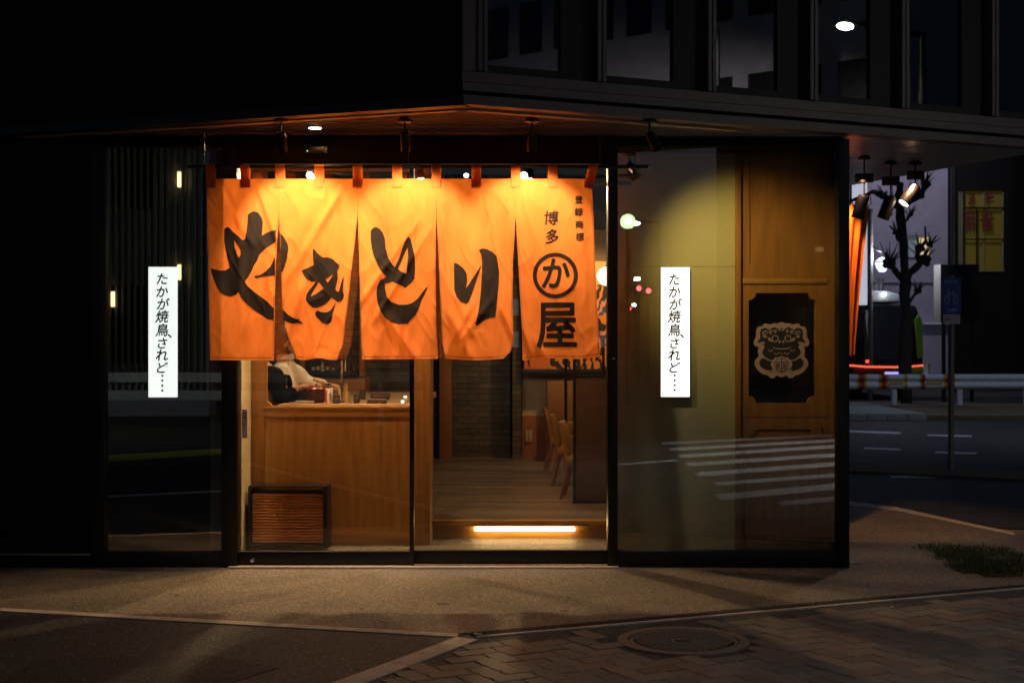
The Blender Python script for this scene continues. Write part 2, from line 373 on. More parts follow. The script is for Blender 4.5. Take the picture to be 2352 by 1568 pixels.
# herringbone brick paving, one sheet of separate pavers
def paving():
    org = Vector((Bp.x + .12, Bp.y - .10)); a = Vector(dirc.to_2d())
    nrm = Vector((a.y, -a.x))        # towards the camera
    bord = Vector((ud.x, ud.y)); inn = Vector((-bord.y, bord.x))
    mb = MB(); cols = []
    w = .100; L = .200
    ang = math.atan2(a.y, a.x) + R(8)
    ca, sa = math.cos(ang), math.sin(ang)
    palette = [(.20, .152, .108), (.18, .142, .106), (.215, .15, .10), (.155, .134, .11), (.19, .16, .125), (.21, .135, .087), (.168, .142, .106)]
    def zig(p0, p1, k=5):
        out = []; d = (p1 - p0); q = Vector((-d.y, d.x)).normalized()
        for i in range(k):
            out.append(p0 + d * (i / k) + q * (.004 * (1 if i % 2 else -1) if 0 < i else 0))
        return out
    for i in range(-90, 90):
        for j in range(-45, 45):
            for o_ in (0, 1):
                # herringbone: unit cell of one horizontal and one vertical paver
                bx = (i + 2 * j) * w; by = (i - 2 * j) * w
                if o_ == 0: x0, y0, x1, y1 = bx, by, bx + L, by + w
                else: x0, y0, x1, y1 = bx, by + w, bx + w, by + w + L
                cxm, cym = (x0 + x1) / 2, (y0 + y1) / 2
                X = org.x + cxm * ca - cym * sa; Y = org.y + cxm * sa + cym * ca
                rel = Vector((X, Y)) - org
                if rel.dot(nrm) < .115 or rel.dot(inn) < .06 or Y < 1.5 or X > 7 or (Y < 5.6 and X > 1.2): continue
                if (Vector((X, Y)) - Vector(G(1570, 1470)[:2])).length < .34: continue
                g = .0016; pts = [Vector((x0 + g, y0 + g)), Vector((x1 - g, y0 + g)), Vector((x1 - g, y1 - g)), Vector((x0 + g, y1 - g))]
                rim = []
                for k in range(4): rim += zig(pts[k], pts[(k + 1) % 4], 5 if (pts[(k + 1) % 4] - pts[k]).length > .12 else 3)
                dz = random.uniform(-.002, .002); tx, ty = random.uniform(-.01, .01), random.uniform(-.01, .01)
                W2 = lambda p, z: Vector((org.x + p.x * ca - p.y * sa, org.y + p.x * sa + p.y * ca, z))
                c = Vector((cxm, cym)); n = len(rim)
                top = [W2(c + (p - c) * .955, dz + (p - c).x * tx + (p - c).y * ty) for p in rim]; mid = [W2(p, dz - .004 + (p - c).x * tx) for p in rim]; low = [W2(p, -.03) for p in rim]
                nf0 = len(mb.f)
                mb.add(top + mid + low, [tuple(range(n))] + [(k, (k + 1) % n, n + (k + 1) % n, n + k) for k in range(n)] + [(n + k, n + (k + 1) % n, 2 * n + (k + 1) % n, 2 * n + k) for k in range(n)])
                cl = random.choice(palette); br = random.uniform(.75, 1.2); cols += [(cl[0] * br, cl[1] * br, cl[2] * br, 1)] * (len(mb.f) - nf0)
    m, n, l, b = newmat('pavers')
    at = n.new('ShaderNodeVertexColor'); at.layer_name = 'paver'
    f = noisetex(n, l, coords(n, l, world=True), 90, 4, .7)
    mx = n.new('ShaderNodeMix'); mx.data_type = 'RGBA'; mx.blend_type = 'MULTIPLY'; mx.inputs[0].default_value = 1
    l.new(at.outputs[0], mx.inputs[6]); l.new(ramp(n, l, f, [(.3, (.55, .55, .55)), (.7, (1.15, 1.12, 1.1))]), mx.inputs[7])
    l.new(mx.outputs[2], b.inputs['Base Color']); b.inputs['Roughness'].default_value = .75; bump(n, l, b, f, .5, .003)
    o = mb.build('brick_paving', m, fixn=True, smooth=0); o['kind'] = 'structure'
    ca_ = o.data.color_attributes.new('paver', 'FLOAT_COLOR', 'CORNER')
    for p in o.data.polygons:
        for li in p.loop_indices: ca_.data[li].color = cols[p.index]
paving()

# cracks and repairs in the road surface
def crack(px, py, dx, dy, n, w):
    mb = MB(); p = G(px, py, 0); x, y = p.x, p.y; pts = []
    for i in range(n + 1): pts.append((x + dx * i + random.uniform(-1, 1) * w * 3, y + dy * i + random.uniform(-1, 1) * w * 4, w * random.uniform(.4, 1.2)))
    for (x0, y0, w0), (x1, y1, w1) in zip(pts, pts[1:]): mb.add([(x0, y0 - w0, .0), (x1, y1 - w1, .0), (x1, y1 + w1, .0), (x0, y0 + w0, .0)], [(0, 1, 2, 3)])
    for v in mb.v: v.z = -.0045
    o = mb.build('road_crack', 'gutter_black', smooth=0, fixn=False); o['kind'] = 'structure'
def stains():
    mb = MB(); rr = random.Random(11)
    for i in range(46):
        p = G(rr.uniform(0, 2250), rr.uniform(1318, 1440), 0)
        if p.y < A.y + (p.x - A.x) * (Bp.y - A.y) / (Bp.x - A.x) + .1 or (p.x > Bp.x and p.y < Bp.y + (p.x - Bp.x) * .43 + .12): continue
        r = rr.uniform(.006, .016) * (2.4 if i % 9 == 0 else 1); n = 12
        mb.add([(p.x + math.cos(6.283 * k / n) * r * rr.uniform(.8, 1.2), p.y + math.sin(6.283 * k / n) * r * rr.uniform(.8, 1.2), .0012 + .00002 * i) for k in range(n)], [tuple(range(n))])
    o = mb.build('ground_stains', 'gum_dark', smooth=0, fixn=False); o['kind'] = 'structure'
plain('gum_dark', (.055, .045, .036), .8, 0, .2)
stains()
crack(330, 1552, .035, .012, 14, .004); crack(20, 1492, .03, .006, 16, .002); crack(560, 1510, .02, -.018, 12, .0015)
sheet('road_patch', [tuple(G(a, b)[:2]) for a, b in ((90, 1510), (470, 1500), (640, 1530), (420, 1600), (-60, 1600))], -.0035, 'patch_asphalt', thick=.002)
# manhole cover
mc = G(1570, 1470); mh = thing('manhole_cover', 'round ribbed iron manhole cover set in the brick paving', 'manhole cover', (mc.x, mc.y, 0))
plain('cast_iron', (.17, .135, .10), .65, .2, .3, 40, .3)
mb = MB(); mb.lathe([(.262, -.02), (.262, .002), (.30, .006), (.308, .003), (.31, -.02)], mc, 56); mb.build('rim', 'cast_iron', mh)
mb = MB(); mb.lathe([(.0001, -.004), (.257, -.004), (.257, -.02)], mc, 56)
mb.lathe([(.045, .001), (.055, .003), (.062, .001)], mc, 32); mb.lathe([(.235, -.004), (.24, .002), (.25, .002), (.255, -.004)], mc, 56)
for i in range(-9, 10):
    for j in range(-9, 10):
        x, y = i * .026 + (.013 if j % 2 else 0), j * .026
        rr = math.hypot(x, y)
        if rr < .03 or .07 < rr < .225: mb.cbox((mc.x + x, mc.y + y, .0), (.016, .016, .008))
mb.build('lid', 'cast_iron', mh)

# crosswalk and road lines of the crossing (seen mirrored in the shop windows)
def mir(px, py):
    g = G(px, py, -.002); return Vector((g.x, 2 * D0 - g.y))
def zz(x, y): return ((1540 + x / 3.92) * .91875, (1040 + y / 3.92) * .91875)
mb = MB()
for (xl, yl, yr, th0, th1) in ((450, 262, 175, 20, 20), (525, 318, 228, 26, 22), (600, 385, 285, 30, 26), (690, 465, 368, 34, 28), (785, 560, 455, 40, 36), (980, 655, 568, 34, 34), (990, 775, 668, 60, 52), (1600, 850, 795, 40, 64)):
    sl = (yr - yl) / (2170 - xl); q = []
    for (x, y) in ((xl, yl), (3000, yl + sl * (3000 - xl)), (3000, yl + sl * (3000 - xl) + th1 * 1.1), (xl + th0 * .9, yl + th0)):
        m2 = mir(*zz(x, y)); q.append((m2.x, m2.y))
    mb.plate(q, [], lambda a, b, t: Vector((a, b, -.002 - .004 * t)), 1)
o = mb.build('road_marking', 'road_white'); o['kind'] = 'structure'
mb = MB()
for ln in (((-2500, 640), (610, 432), 16), ):
    (x0, y0), (x1, y1), th = ln
    q = [mir(*zz(x0, y0)), mir(*zz(x1, y1)), mir(*zz(x1, y1 + th)), mir(*zz(x0, y0 + th * 1.4))]
    mb.plate([(p.x, p.y) for p in q], [], lambda a, b, t: Vector((a, b, -.002 - .004 * t)), 1)
o = mb.build('road_marking', 'road_white'); o['kind'] = 'structure'
for k, (pts, mt) in enumerate((([(180, 1143), (560, 1125), (560, 1129), (180, 1147)], 'road_white'), ([(180, 1050), (560, 1028), (560, 1040), (180, 1066)], 'yellow_line'))):
    if k == 1: plain('yellow_line', (.55, .50, .06), .8, 0, .2)
    q = [mir(*p) for p in pts]; mb = MB(); mb.plate([(p.x, p.y) for p in q], [], lambda a, b, t: Vector((a, b, -.001 - .004 * t)), 1)
    o = mb.build('road_marking', mt); o['kind'] = 'structure'

# ------------------------------------------------------------ the corner building
bld = thing('corner_building', 'dark two storey corner building with glazed ground floor shop front', 'building', (0, D0, 0))
def xz(d0, th): return lambda a, b, t: Vector((a, d0 + th * t, b))
def rect(px0, px1, py0, py1, d=D0): return [(PX(px0, d), PZ(py1, d)), (PX(px1, d), PZ(py1, d)), (PX(px1, d), PZ(py0, d)), (PX(px0, d), PZ(py0, d))]
ZT = PZ(320); SOF = 2.68
# sill rails, mullions and header of the shop front, front faces at D0
MB().box(PX(-900), PX(212), D0, D0 + .2, PZ(1270), 2.675).build('wall_panel', 'black_panel', bld, bevel=.004)
MB().box(PX(-900), PX(212), D0 - .012, D0 + .2, 0.0, PZ(1274)).build('base_rail', 'black_panel', bld, bevel=.003)
MB().box(PX(-900), PX(209), D0 - .010, D0 - .001, PZ(1273.6), PZ(1270.2)).build('trim_strip', 'steel', bld)
MB().box(PX(212), PX(238), D0, D0 + .12, 0, SOF - .02).build('mullion', 'black_frame', bld, bevel=.003)
MB().box(PX(509), PX(545), D0 - .01, D0 + .14, 0, SOF - .02).build('mullion', 'black_frame', bld, bevel=.004)
MB().box(PX(1396), PX(1419), D0 - .005, D0 + .14, 0, SOF - .02).build('mullion', 'black_frame', bld, bevel=.004)
MB().box(PX(1926), PX(1951), D0 - .005, D0 + .12, 0, ZT).build('mullion', 'corner_post' if 'corner_post' in M else 'black_frame', bld, bevel=.004)
MB().box(PX(238), PX(509), D0 + .002, D0 + .1, 0, PZ(1269)).build('base_rail', 'black_frame', bld, bevel=.003)
MB().box(PX(1419), PX(1926), D0 + .002, D0 + .1, 0, PZ(1266)).build('base_rail', 'black_frame', bld, bevel=.003)
MB().box(PX(238), PX(509), D0 + .002, D0 + .1, PZ(333), SOF - .02).build('header', 'black_matte', bld)
MB().box(PX(545), PX(1396), D0 + .002, D0 + .12, PZ(377), SOF - .02).build('header', 'black_matte', bld)
MB().box(PX(1419), PX(1926), D0 + .002, D0 + .1, PZ(334), ZT).build('header', 'black_matte', bld)
MB().box(PX(1396), PX(1951), D0 + .12, D0 + 2.2, ZT - .03, ZT).build('roof_slab', 'black_matte', bld)
MB().box(PX(560), PX(1380), D0 - .012, D0, PZ(379), PZ(376.5)).build('door_track', 'brass_rail', bld)
# fixed panes and sliding leaves
def pane(name, px0, px1, py0, py1, y, mat, parent):
    return MB().box(PX(px0), PX(px1), y, y + .008, PZ(py1), PZ(py0)).build(name, mat, parent, smooth=0)
pane('window_pane', 236, 511, 331, 1271, D0 + .05, 'dark_glass', bld)
pane('window_pane', 1417, 1928, 332, 1268, D0 + .05, 'window_glass', bld)
for (a, b, ylf) in ((545, 951, D0 + .03), (941, 1396, D0 + .075)):
    fr = MB()
    z0, z1 = .012, PZ(377) - .002
    if a == 545: st = ((a, a + 1.5), (b - 11, b))
    else: st = ((a, a + 8), (b - 1.5, b))
    for (s0, s1) in st: fr.box(PX(s0) + .001, PX(s1) - .001, ylf - .018, ylf + .018, z0, z1)
    fr.box(PX(st[0][1]), PX(st[1][0]), ylf - .018, ylf + .018, z0, PZ(1266))
    d_ = fr.build('sliding_door', 'black_frame', bld, bevel=.002)
    MB().box(PX(st[0][1]) - .002, PX(st[1][0]) + .002, ylf - .004, ylf + .004, PZ(1266) - .002, z1 - .01).build('glass', 'window_glass', d_, smooth=0)
    e = MB().box(PX(st[0][1]), PX(st[1][0]), ylf - .0215, ylf - .0185, PZ(1267), PZ(1265)).build('sill_trim', 'steel', d_)
    if a == 545: MB().lathe([(.0001, 0), (.012, 0), (.014, .006), (.006, .008), (.0001, .008)], (PX(579), ylf - .018, PZ(1286)), 16, Matrix.Rotation(R(90), 4, 'X')).build('lock', 'steel', d_)
lk = MB(); lk.cbox((PX(1409), D0 - .008, PZ(819)), (.022, .008, .042)); lk.build('lock', 'black_frame', bld, bevel=.004)
MB().lathe([(.0001, 0), (.006, 0), (.007, .004), (.0001, .005)], (PX(1409), D0 - .012, PZ(823)), 12, Matrix.Rotation(R(90), 4, 'X')).build('keyhole', 'steel', bld)
MB().box(PX(527), PX(1420), D0 - .055, D0 - .014, 0, .012).build('threshold', 'threshold_stone', bld, bevel=.002)
# door sensor box above the doors
t = thing('door_sensor', 'small black sensor box with a green indicator above the sliding doors', 'door sensor', (PX(726), D0, PZ(346)))
MB().box(PX(700), PX(755), D0 - .04, D0 + .001, PZ(354), PZ(338)).build('housing', 'lamp_black', t, bevel=.005)
MB().ball((PX(708), D0 - .04, PZ(349)), .004, 10, 6).build('indicator', 'green_led', t)

# upper storey: two faces meeting in the corner above the curtain
UC = Vector((PX(1063, 7.623), 7.623)); UR = Vector((3.88, 9.97)) * .948; rd = (UR - UC).normalized(); rn = Vector((rd.y, -rd.x))
UL = UC + Vector((-2.29, .87)).normalized() * 8
UE = UR + Vector((-.785, 2.05)).normalized() * 8
def upt(px):            # distance along the right face under a pixel column
    dx = (px - 1176) * K / D0
    # UC.x + t rd.x = dx * (UC.y + t rd.y)
    return (dx * UC.y - UC.x) / (rd.x - dx * rd.y)
ln_ = (UR - UC).length
def ub(mb, t0, t1, o0, o1, z0, z1):      # box on the right face; o = how far it stands out
    q = [UC + rd * t + rn * o for t, o in ((t0, o0), (t1, o0), (t1, o1), (t0, o1))]
    vs = [Vector((p.x, p.y, z)) for z in (z0, z1) for p in q]
    mb.add(vs, [(0, 1, 2, 3), (4, 7, 6, 5), (0, 4, 5, 1), (1, 5, 6, 2), (2, 6, 7, 3), (3, 7, 4, 0)]); return mb
def f_(px, py, t):      # height on the right face from a pixel
    p = UC + rd * upt(px); return PZ(py, p.y)
zb1 = f_(1063, 212, 0)
core = [(UC + rd * .02 - rn * .12), (UR - rn * .12), UE, (-4, 18), (UL.x, UL.y + 2), (UL + Vector((0, .06))), (UC + Vector((-.02, .12)))]
MB().plate([(p[0], p[1]) for p in core], [], lambda a, b, t: Vector((a, b, 2.7272 + 3.6 * t)), 1).build('upper_storey', 'black_matte', bld, smooth=0)
lf = MB(); dl = (UL - UC).normalized(); nl = Vector((dl.y, -dl.x)); nl = nl if nl.y < 0 else -nl
def lb(mb, t0, t1, o0, o1, z0, z1):
    q = [UC + dl * t + nl * o for t, o in ((t0, o0), (t1, o0), (t1, o1), (t0, o1))]
    mb.add([Vector((p.x, p.y, z)) for z in (z0, z1) for p in q], [(0, 1, 2, 3), (4, 7, 6, 5), (0, 4, 5, 1), (1, 5, 6, 2), (2, 6, 7, 3), (3, 7, 4, 0)]); return mb
for i in range(5): lb(lf, .05 + i * 1.6, 1.64 + i * 1.6, -.06, 0, 2.7177, 6.3)
lf.build('cladding', 'black_panel', bld, smooth=0)
lb(MB(), -.005, 8, -.10, .004, 2.668, 2.715).build('soffit_edge', 'black_metal', bld)
ub(MB(), -.0, ln_, -.1, .0, 2.6751, 2.7272).build('fascia', 'fascia_grey', bld, smooth=0)
ub(MB(), .0, ln_, -.1, -.022, 2.7291, 2.7481).build('fascia_gap', 'black_matte', bld, smooth=0)
ub(MB(), .0, ln_, -.1, -.002, 2.75, 2.7955).build('fascia', 'fascia_grey', bld, smooth=0)
ub(MB(), .0, ln_, -.1, -.006, 2.7992, 2.8552).build('fascia', 'fascia_grey', bld, smooth=0)
muls = [upt(x) for x in (1108, 1381, 1634, 1868, 2078, 2284)]
ub(MB(), .0, muls[0] - .03, -.1, -.004, 2.858, 6.3).build('corner_panel', 'fascia_grey', bld, smooth=0)
plain('mullion_dark', (.010, .009, .009), .5, .3)
edges = muls + [ln_ + .1]
for i, t0 in enumerate(muls):
    m_o = MB(); ub(m_o, t0 - .028, t0 - .004, -.1, .012, 2.858, 6.3); ub(m_o, t0 + .004, t0 + .028, -.1, .012, 2.858, 6.3)
    m_o.build('upper_mullion', 'fascia_grey', bld, smooth=0)
    ub(MB(), t0 - .003, t0 + .003, -.1, -.01, 2.6751, 6.3).build('joint', 'black_matte', bld, smooth=0)
    t1 = min(edges[i + 1], ln_) - .03
    if t1 - t0 < .2: continue
    fr = MB(); ub(fr, t0 + .03, t1 - .20, -.1, -.03, 2.858, 2.9026); ub(fr, t1 - .20, t1, -.1, -.05, 2.858, 6.3)
    fo = fr.build('upper_window', 'mullion_dark', bld, smooth=0)
    ub(MB(), t0 + .035, t1 - .21, -.075, -.068, 2.8978, 6.2).build('pane', 'upper_glass' if 'upper_glass' in M else 'dark_glass', fo, smooth=0)
    bl = MB(); ub(bl, t0 + .05, t0 + .35, -.115, -.11, 2.9073, 3.0021); bl.build('blind', 'fascia_grey', fo, smooth=0)
lb(MB(), .02, 6, -.15, -.102, 2.660, 2.681).build('soffit_trim', 'trim_pale', bld)
ub(MB(), .02, ln_ * .42, -.15, -.102, 2.660, 2.681).build('soffit_trim', 'trim_pale', bld)
# ribbed soffit: ribs run left to right
sof = MB(); fp = [UC + rd * .03 - rn * .03 + Vector((0, .02)), UR + Vector((-.05, -.01)), UE, Vector((-4, 18)), Vector((UL.x, UL.y + 3)), UL + Vector((0, .05)), UC + Vector((-.03, .05))]
def clipx(y):
    xs = []
    for i in range(len(fp)):
        a, b = Vector(fp[i][:2]), Vector(fp[(i + 1) % len(fp)][:2])
        if (a.y - y) * (b.y - y) < 0: xs.append(a.x + (b.x - a.x) * (y - a.y) / (b.y - a.y))
    return (min(xs), max(xs)) if len(xs) >= 2 else None
y = 7.68
prev = None
while y < 13.2:
    for k, z in enumerate((2.682, 2.682, 2.712, 2.712)):
        yy = y + (0, .040, .044, .064)[k]
        c = clipx(yy)
        if c:
            cur = (Vector((c[0], yy, z)), Vector((c[1], yy, z)))
            if prev: sof.add([prev[0], prev[1], cur[1], cur[0]], [(0, 1, 2, 3)])
            prev = cur
    y += .070
sof.build('ribbed_soffit', 'soffit_metal', bld, smooth=0, fixn=False)

# side wall of the shop, going back from the corner post
s0 = Vector((PX(1951) - .03, D0 + .06)); s1 = Vector((2.42, 10.75)); s2 = Vector((2.9, 14.2))
sw = MB()
def wallseg(mb, a, b, th, z0, z1):
    d = (b - a).normalized(); n = Vector((-d.y, d.x)) * th
    q = [a, b, b + n, a + n]; mb.add([Vector((p.x, p.y, z)) for z in (z0, z1) for p in q], [(0, 1, 2, 3), (4, 7, 6, 5), (0, 4, 5, 1), (1, 5, 6, 2), (2, 6, 7, 3), (3, 7, 4, 0)])
wallseg(sw, s0, s1, .06, 0, .1); wallseg(sw, s0, s1, .06, 2.4, 2.675); wallseg(sw, s1, s2, .06, 0, 2.675)
sw.build('side_wall', 'black_matte', bld, smooth=0)
gl = MB(); wallseg(gl, s0, s1, .01, .1, 2.4); gl.build('side_pane', 'dark_glass', bld, smooth=0)

# ------------------------------------------------------------ interior
def part(mb, name, mat, parent=bld, **k): return mb.build(name, mat, parent, **k)
part(MB().box(-3.0, 2.0, D0 + .13, 15.8, 2.62, 2.66), 'interior_ceiling', 'black_matte')
part(MB().box(-3.15, -1.905, 9.25, 9.35, 0, 2.62), 'inner_wall', 'inner_dark' if 'inner_dark' in M else 'black_matte')
part(MB().box(-1.78, 1.2, 10.05, 10.1, 2.33, 2.618), 'added_dark_panel', 'black_matte')  # black panel added to keep the gap above the curtain dark
part(MB().box(-3.2, 2.3, 15.98, 16.1, 0, 2.62), 'rear_wall', 'black_matte')
part(MB().box(-1.90, -1.79, D0 + .14, 9.80, 0, 2.62), 'inner_wall', 'plaster')
part(MB().box(-3.2, -3.1, 9.3, 14, 0, 2.62), 'inner_wall', 'beige_plaster')
o = MB().box(-3.2, 2.2, D0 + .13, 10.1, -.03, .004).build('entrance_floor', 'step_gravel'); o['kind'] = 'structure'
o = MB().box(-.95, 2.2, 10.12, 15.9, .0, .13).build('floor', 'floor_planks'); o['kind'] = 'structure'
o = MB().box(-3.2, -.952, 9.86, 15.9, .0, .13).build('floor', 'step_gravel'); o['kind'] = 'structure'
st = thing('entrance_step', 'wooden entrance step with a glowing light bar under its edge', 'step', (PX(1200, 10.1), 10.1, 0))
MB().box(PX(986, 10.1), PX(1400, 10.1) + .4, 10.04, 10.118, .095, .134).build('tread', 'oak_cross', st, bevel=.003)
MB().box(PX(986, 10.1), PX(1400, 10.1) + .4, 10.09, 10.118, .0, .094).build('riser', 'oak_cross', st)
MB().tube([(PX(1090, 10.05), 10.062, .072), (PX(1320, 10.05), 10.062, .072)], .013, 12).build('light_bar', 'led_tube', st)

# tiled back walls, wooden post
part(MB().box(-3.1, PX(962, 13.8), 13.8, 13.95, .13, 2.62), 'tiled_wall', 'wall_tiles')
part(MB().box(PX(940, 15.6), PX(1172, 15.6), 15.6, 15.75, .13, 2.62), 'tiled_wall', 'wall_tiles')
part(MB().box(PX(1177, 15.5), PX(1197, 15.5), 15.35, 15.6, .13, 2.62), 'tiled_pillar', 'wall_tiles')
part(MB().box(PX(1009, 15.4), PX(1037, 15.4), 15.4, 15.58, .13, 2.62), 'timber_post', 'post_wood', bevel=.004)
part(MB().box(PX(1199, 15.5), 2.2, 15.5, 15.7, .13, PZ(955, 15.5)), 'wainscot', 'post_wood')
part(MB().box(PX(1199, 15.5), 2.2, 15.52, 15.7, PZ(955, 15.5) + .001, 2.62), 'back_wall', 'beige_plaster')
part(MB().box(2.0, 2.12, 9.3, 15.6, .0, 2.62), 'inner_wall', 'beige_plaster')
ot = thing('wall_outlet', 'cream double socket plate low on the wooden back wall', 'wall outlet', (PX(1215, 15.5), 15.49, PZ(1001, 15.5)))
MB().box(PX(1207, 15.5), PX(1222, 15.5), 15.482, 15.499, PZ(1014, 15.5), PZ(988, 15.5)).build('cover_plate', 'threshold_stone', ot, bevel=.003)
MB().box(PX(1214, 15.5), PX(1215.2, 15.5), 15.478, 15.4815, PZ(1012, 15.5), PZ(990, 15.5)).build('slot', 'groove', ot)

# wooden counter front with the opening onto the kitchen
DC = 9.75
cf = thing('counter_front', 'wooden kitchen counter front with a notched serving opening behind the left door', 'counter', (PX(780, DC), DC, 0))
def pts_px(l, d): return [(PX(a, d), PZ(b, d)) for a, b in l]
hole = [(612, 470), (940, 470), (1000, 470), (1000, 470)]
op = [(612, 922), (616, 923), (620, 926), (622, 929), (624, 932.5), (948, 932.5), (948, 392), (612, 392)]
outer = rect(578, 988, 384, 1252, DC)
MB().plate(outer, [pts_px(op, DC)], xz(DC, .05), 1).build('panel', 'oak', cf, smooth=30)
for (a, b, c, d, nm, mt, dy) in ((578, 608, 386, 1252, 'stile', 'oak', .012), (954, 988, 386, 1252, 'stile', 'oak', .014), (608, 954, 938, 957, 'rail', 'oak_cross', .010), (608, 954, 1217, 1252, 'rail', 'oak_cross', .010)):
    MB().box(PX(a, DC), PX(b, DC), DC - dy, DC - .001, PZ(d, DC), PZ(c, DC)).build(nm, mt, cf, bevel=.002)
MB().box(PX(606, DC), PX(956, DC), DC - .018, DC + .052, PZ(938.5, DC), PZ(933.5, DC)).build('ledge', 'oak_cross', cf, bevel=.001)
mo = MB(); mo.plate(pts_px([(610, 958), (952, 958), (952, 961.5), (626, 961.5), (624, 964), (619, 966), (615, 970), (613, 975), (610, 976)], DC), [], xz(DC - .006, .005), 1); mo.build('moulding', 'door_wood', cf)
MB().box(PX(617, DC), PX(952, DC), DC - .003, DC - .0005, PZ(959.5, DC), PZ(958, DC)).build('groove_line', 'groove', cf)
MB().box(PX(580, DC), PX(986, DC), DC + .01, DC + .06, 0, .012).build('plinth', 'groove', cf)
MB().box(PX(966, DC), PX(988, DC), DC + .051, DC + .40, .0, 2.62).build('return_panel', 'oak', cf)
# louvred vent box standing before it
vb = thing('vent_cabinet', 'low black framed cabinet with reddish brown louvres against the wooden counter front', 'cabinet', (PX(660, 9.5), 9.55, 0))
DV = 9.5
mb = MB()
for (a, b, c, d) in ((570, 577, 1116, 1256), (742, 751, 1116, 1256), (577, 742, 1249, 1256), (577, 742, 1116, 1119.5)):
    mb.box(PX(a, DV), PX(b, DV), DV, DV + .22, PZ(d, DV), PZ(c, DV))
mb.box(PX(570, DV), PX(751, DV), DV + .03, DV + .22, PZ(1133, DV), PZ(1129, DV)); mb.build('frame', 'black_frame', vb, bevel=.002)
wood('louvre_wood', (.44, .17, .05), (.62, .27, .09), axis=0, cath=False, rough=.35)
mb = MB()
n_l = 17
for i in range(n_l):
    z0 = PZ(1248, DV) + (PZ(1134, DV) - PZ(1248, DV)) * i / n_l; hh = (PZ(1134, DV) - PZ(1248, DV)) / n_l
    mb.add([(PX(578, DV), DV + .030, z0), (PX(741, DV), DV + .030, z0), (PX(741, DV), DV + .018, z0 + hh * .55), (PX(578, DV), DV + .018, z0 + hh * .55), (PX(578, DV), DV + .034, z0 + hh), (PX(741, DV), DV + .034, z0 + hh)], [(0, 1, 2, 3), (3, 2, 5, 4)])
mb.build('louvres', 'louvre_wood', vb, smooth=0, fixn=False)
MB().box(PX(578, DV), PX(741, DV), DV + .05, DV + .20, PZ(1248, DV), PZ(1134, DV)).build('core', 'groove', vb)
sk = thing('door_sticker', 'narrow white automatic door sticker on the left edge of the left door glass', 'sticker', (PX(560), D0 + .02, PZ(973)))
MB().box(PX(554), PX(566.5), D0 + .0235, D0 + .0255, PZ(1006), PZ(940)).build('label_plate', 'sticker_white', sk, bevel=.0005)
mb = MB(); fn = lambda a, b: Vector((a, D0 + .0228, b))
write(mb, 'AUTO', fn, PX(560.2), PZ(950), .02, fit=(.026, .011)); write(mb, '自動', fn, PX(560.2), PZ(959), .02, fit=(.026, .013))
write(mb, 'DOOR', fn, PX(560.2), PZ(976), .02, fit=(.022, .005)); mb.build('lettering', 'ink_black', sk, fixn=False)

# olive plaster wall and wooden door behind the right window
DW = 9.2
part(MB().box(PX(1408, DW), PX(1688, DW), DW, DW + .1, PZ(612, DW), 2.62), 'plaster_wall', 'olive_plaster')
part(MB().box(PX(1408, DW), PX(1688, DW), DW, DW + .1, 0, PZ(612.6, DW) - .0), 'plaster_wall', 'olive_plaster')
wd = thing('wooden_door', 'tall wooden door with a notched window and a lion emblem behind the right window', 'door', (PX(1800, DW), DW, 0))
zbot = .004
def oc(cx, cy, r, a0, a1, n=5): return [(cx + r * math.cos(R(a0 + (a1 - a0) * i / n)), cy - r * math.sin(R(a0 + (a1 - a0) * i / n))) for i in range(n + 1)]
wop = oc(1719.5, 672.5, 17, -90, 0)[::1] + oc(1874, 672.5, 17, 180, 270)[::1] + oc(1874, 925.6, 17, 90, 180) + oc(1719.5, 925.6, 17, 0, 90)
MB().plate([(PX(1702.5, DW), zbot), (PX(1945, DW), zbot), (PX(1945, DW), PZ(334, DW) + .1), (PX(1702.5, DW), PZ(334, DW) + .1)], [pts_px(wop, DW)], xz(DW, .06), 1).build('door_leaf', 'door_wood', wd, smooth=30)
MB().box(PX(1688, DW), PX(1700.5, DW), DW - .03, DW + .1, zbot, 2.6).build('door_post', 'door_wood', wd, bevel=.002)
MB().box(PX(1700.5, DW), PX(1702.5, DW), DW + .01, DW + .06, zbot, 2.6).build('groove_line', 'groove', wd)
for (a, b, c, d) in ((1704, 1900, 652.3, 654.5), (1721.5, 1723.5, 362, 605), (1704, 1900, 957.5, 959), ):
    MB().box(PX(a, DW), PX(b, DW), DW - .0015, DW + .002, PZ(d, DW), PZ(c, DW)).build('groove_line', 'groove', wd)
MB().box(PX(1704, DW), PX(1900, DW), DW - .006, DW, PZ(651.5, DW), PZ(640, DW)).build('rail', 'oak_cross', wd, bevel=.001)
lo = oc(1719.5, 985, 17, -90, 0) + [(1860, 985), (1868, 1002), (1876, 1004), (1876, 1240), (1719.5, 1240)]
MB().plate(pts_px([(1712, 976), (1886, 976), (1886, 1248), (1712, 1248)], DW), [pts_px(lo, DW)], xz(DW - .012, .011), 1).build('lower_frame', 'door_wood', wd, smooth=30)
MB().box(PX(1710, DW), PX(1884, DW), DW + .035, DW + .040, PZ(935, DW), PZ(663, DW)).build('window', 'dark_glass', wd, smooth=0)
MB().box(PX(1706, DW), PX(1890, DW), DW + .061, DW + .07, PZ(940, DW), PZ(656, DW)).build('backing', 'black_matte', wd)
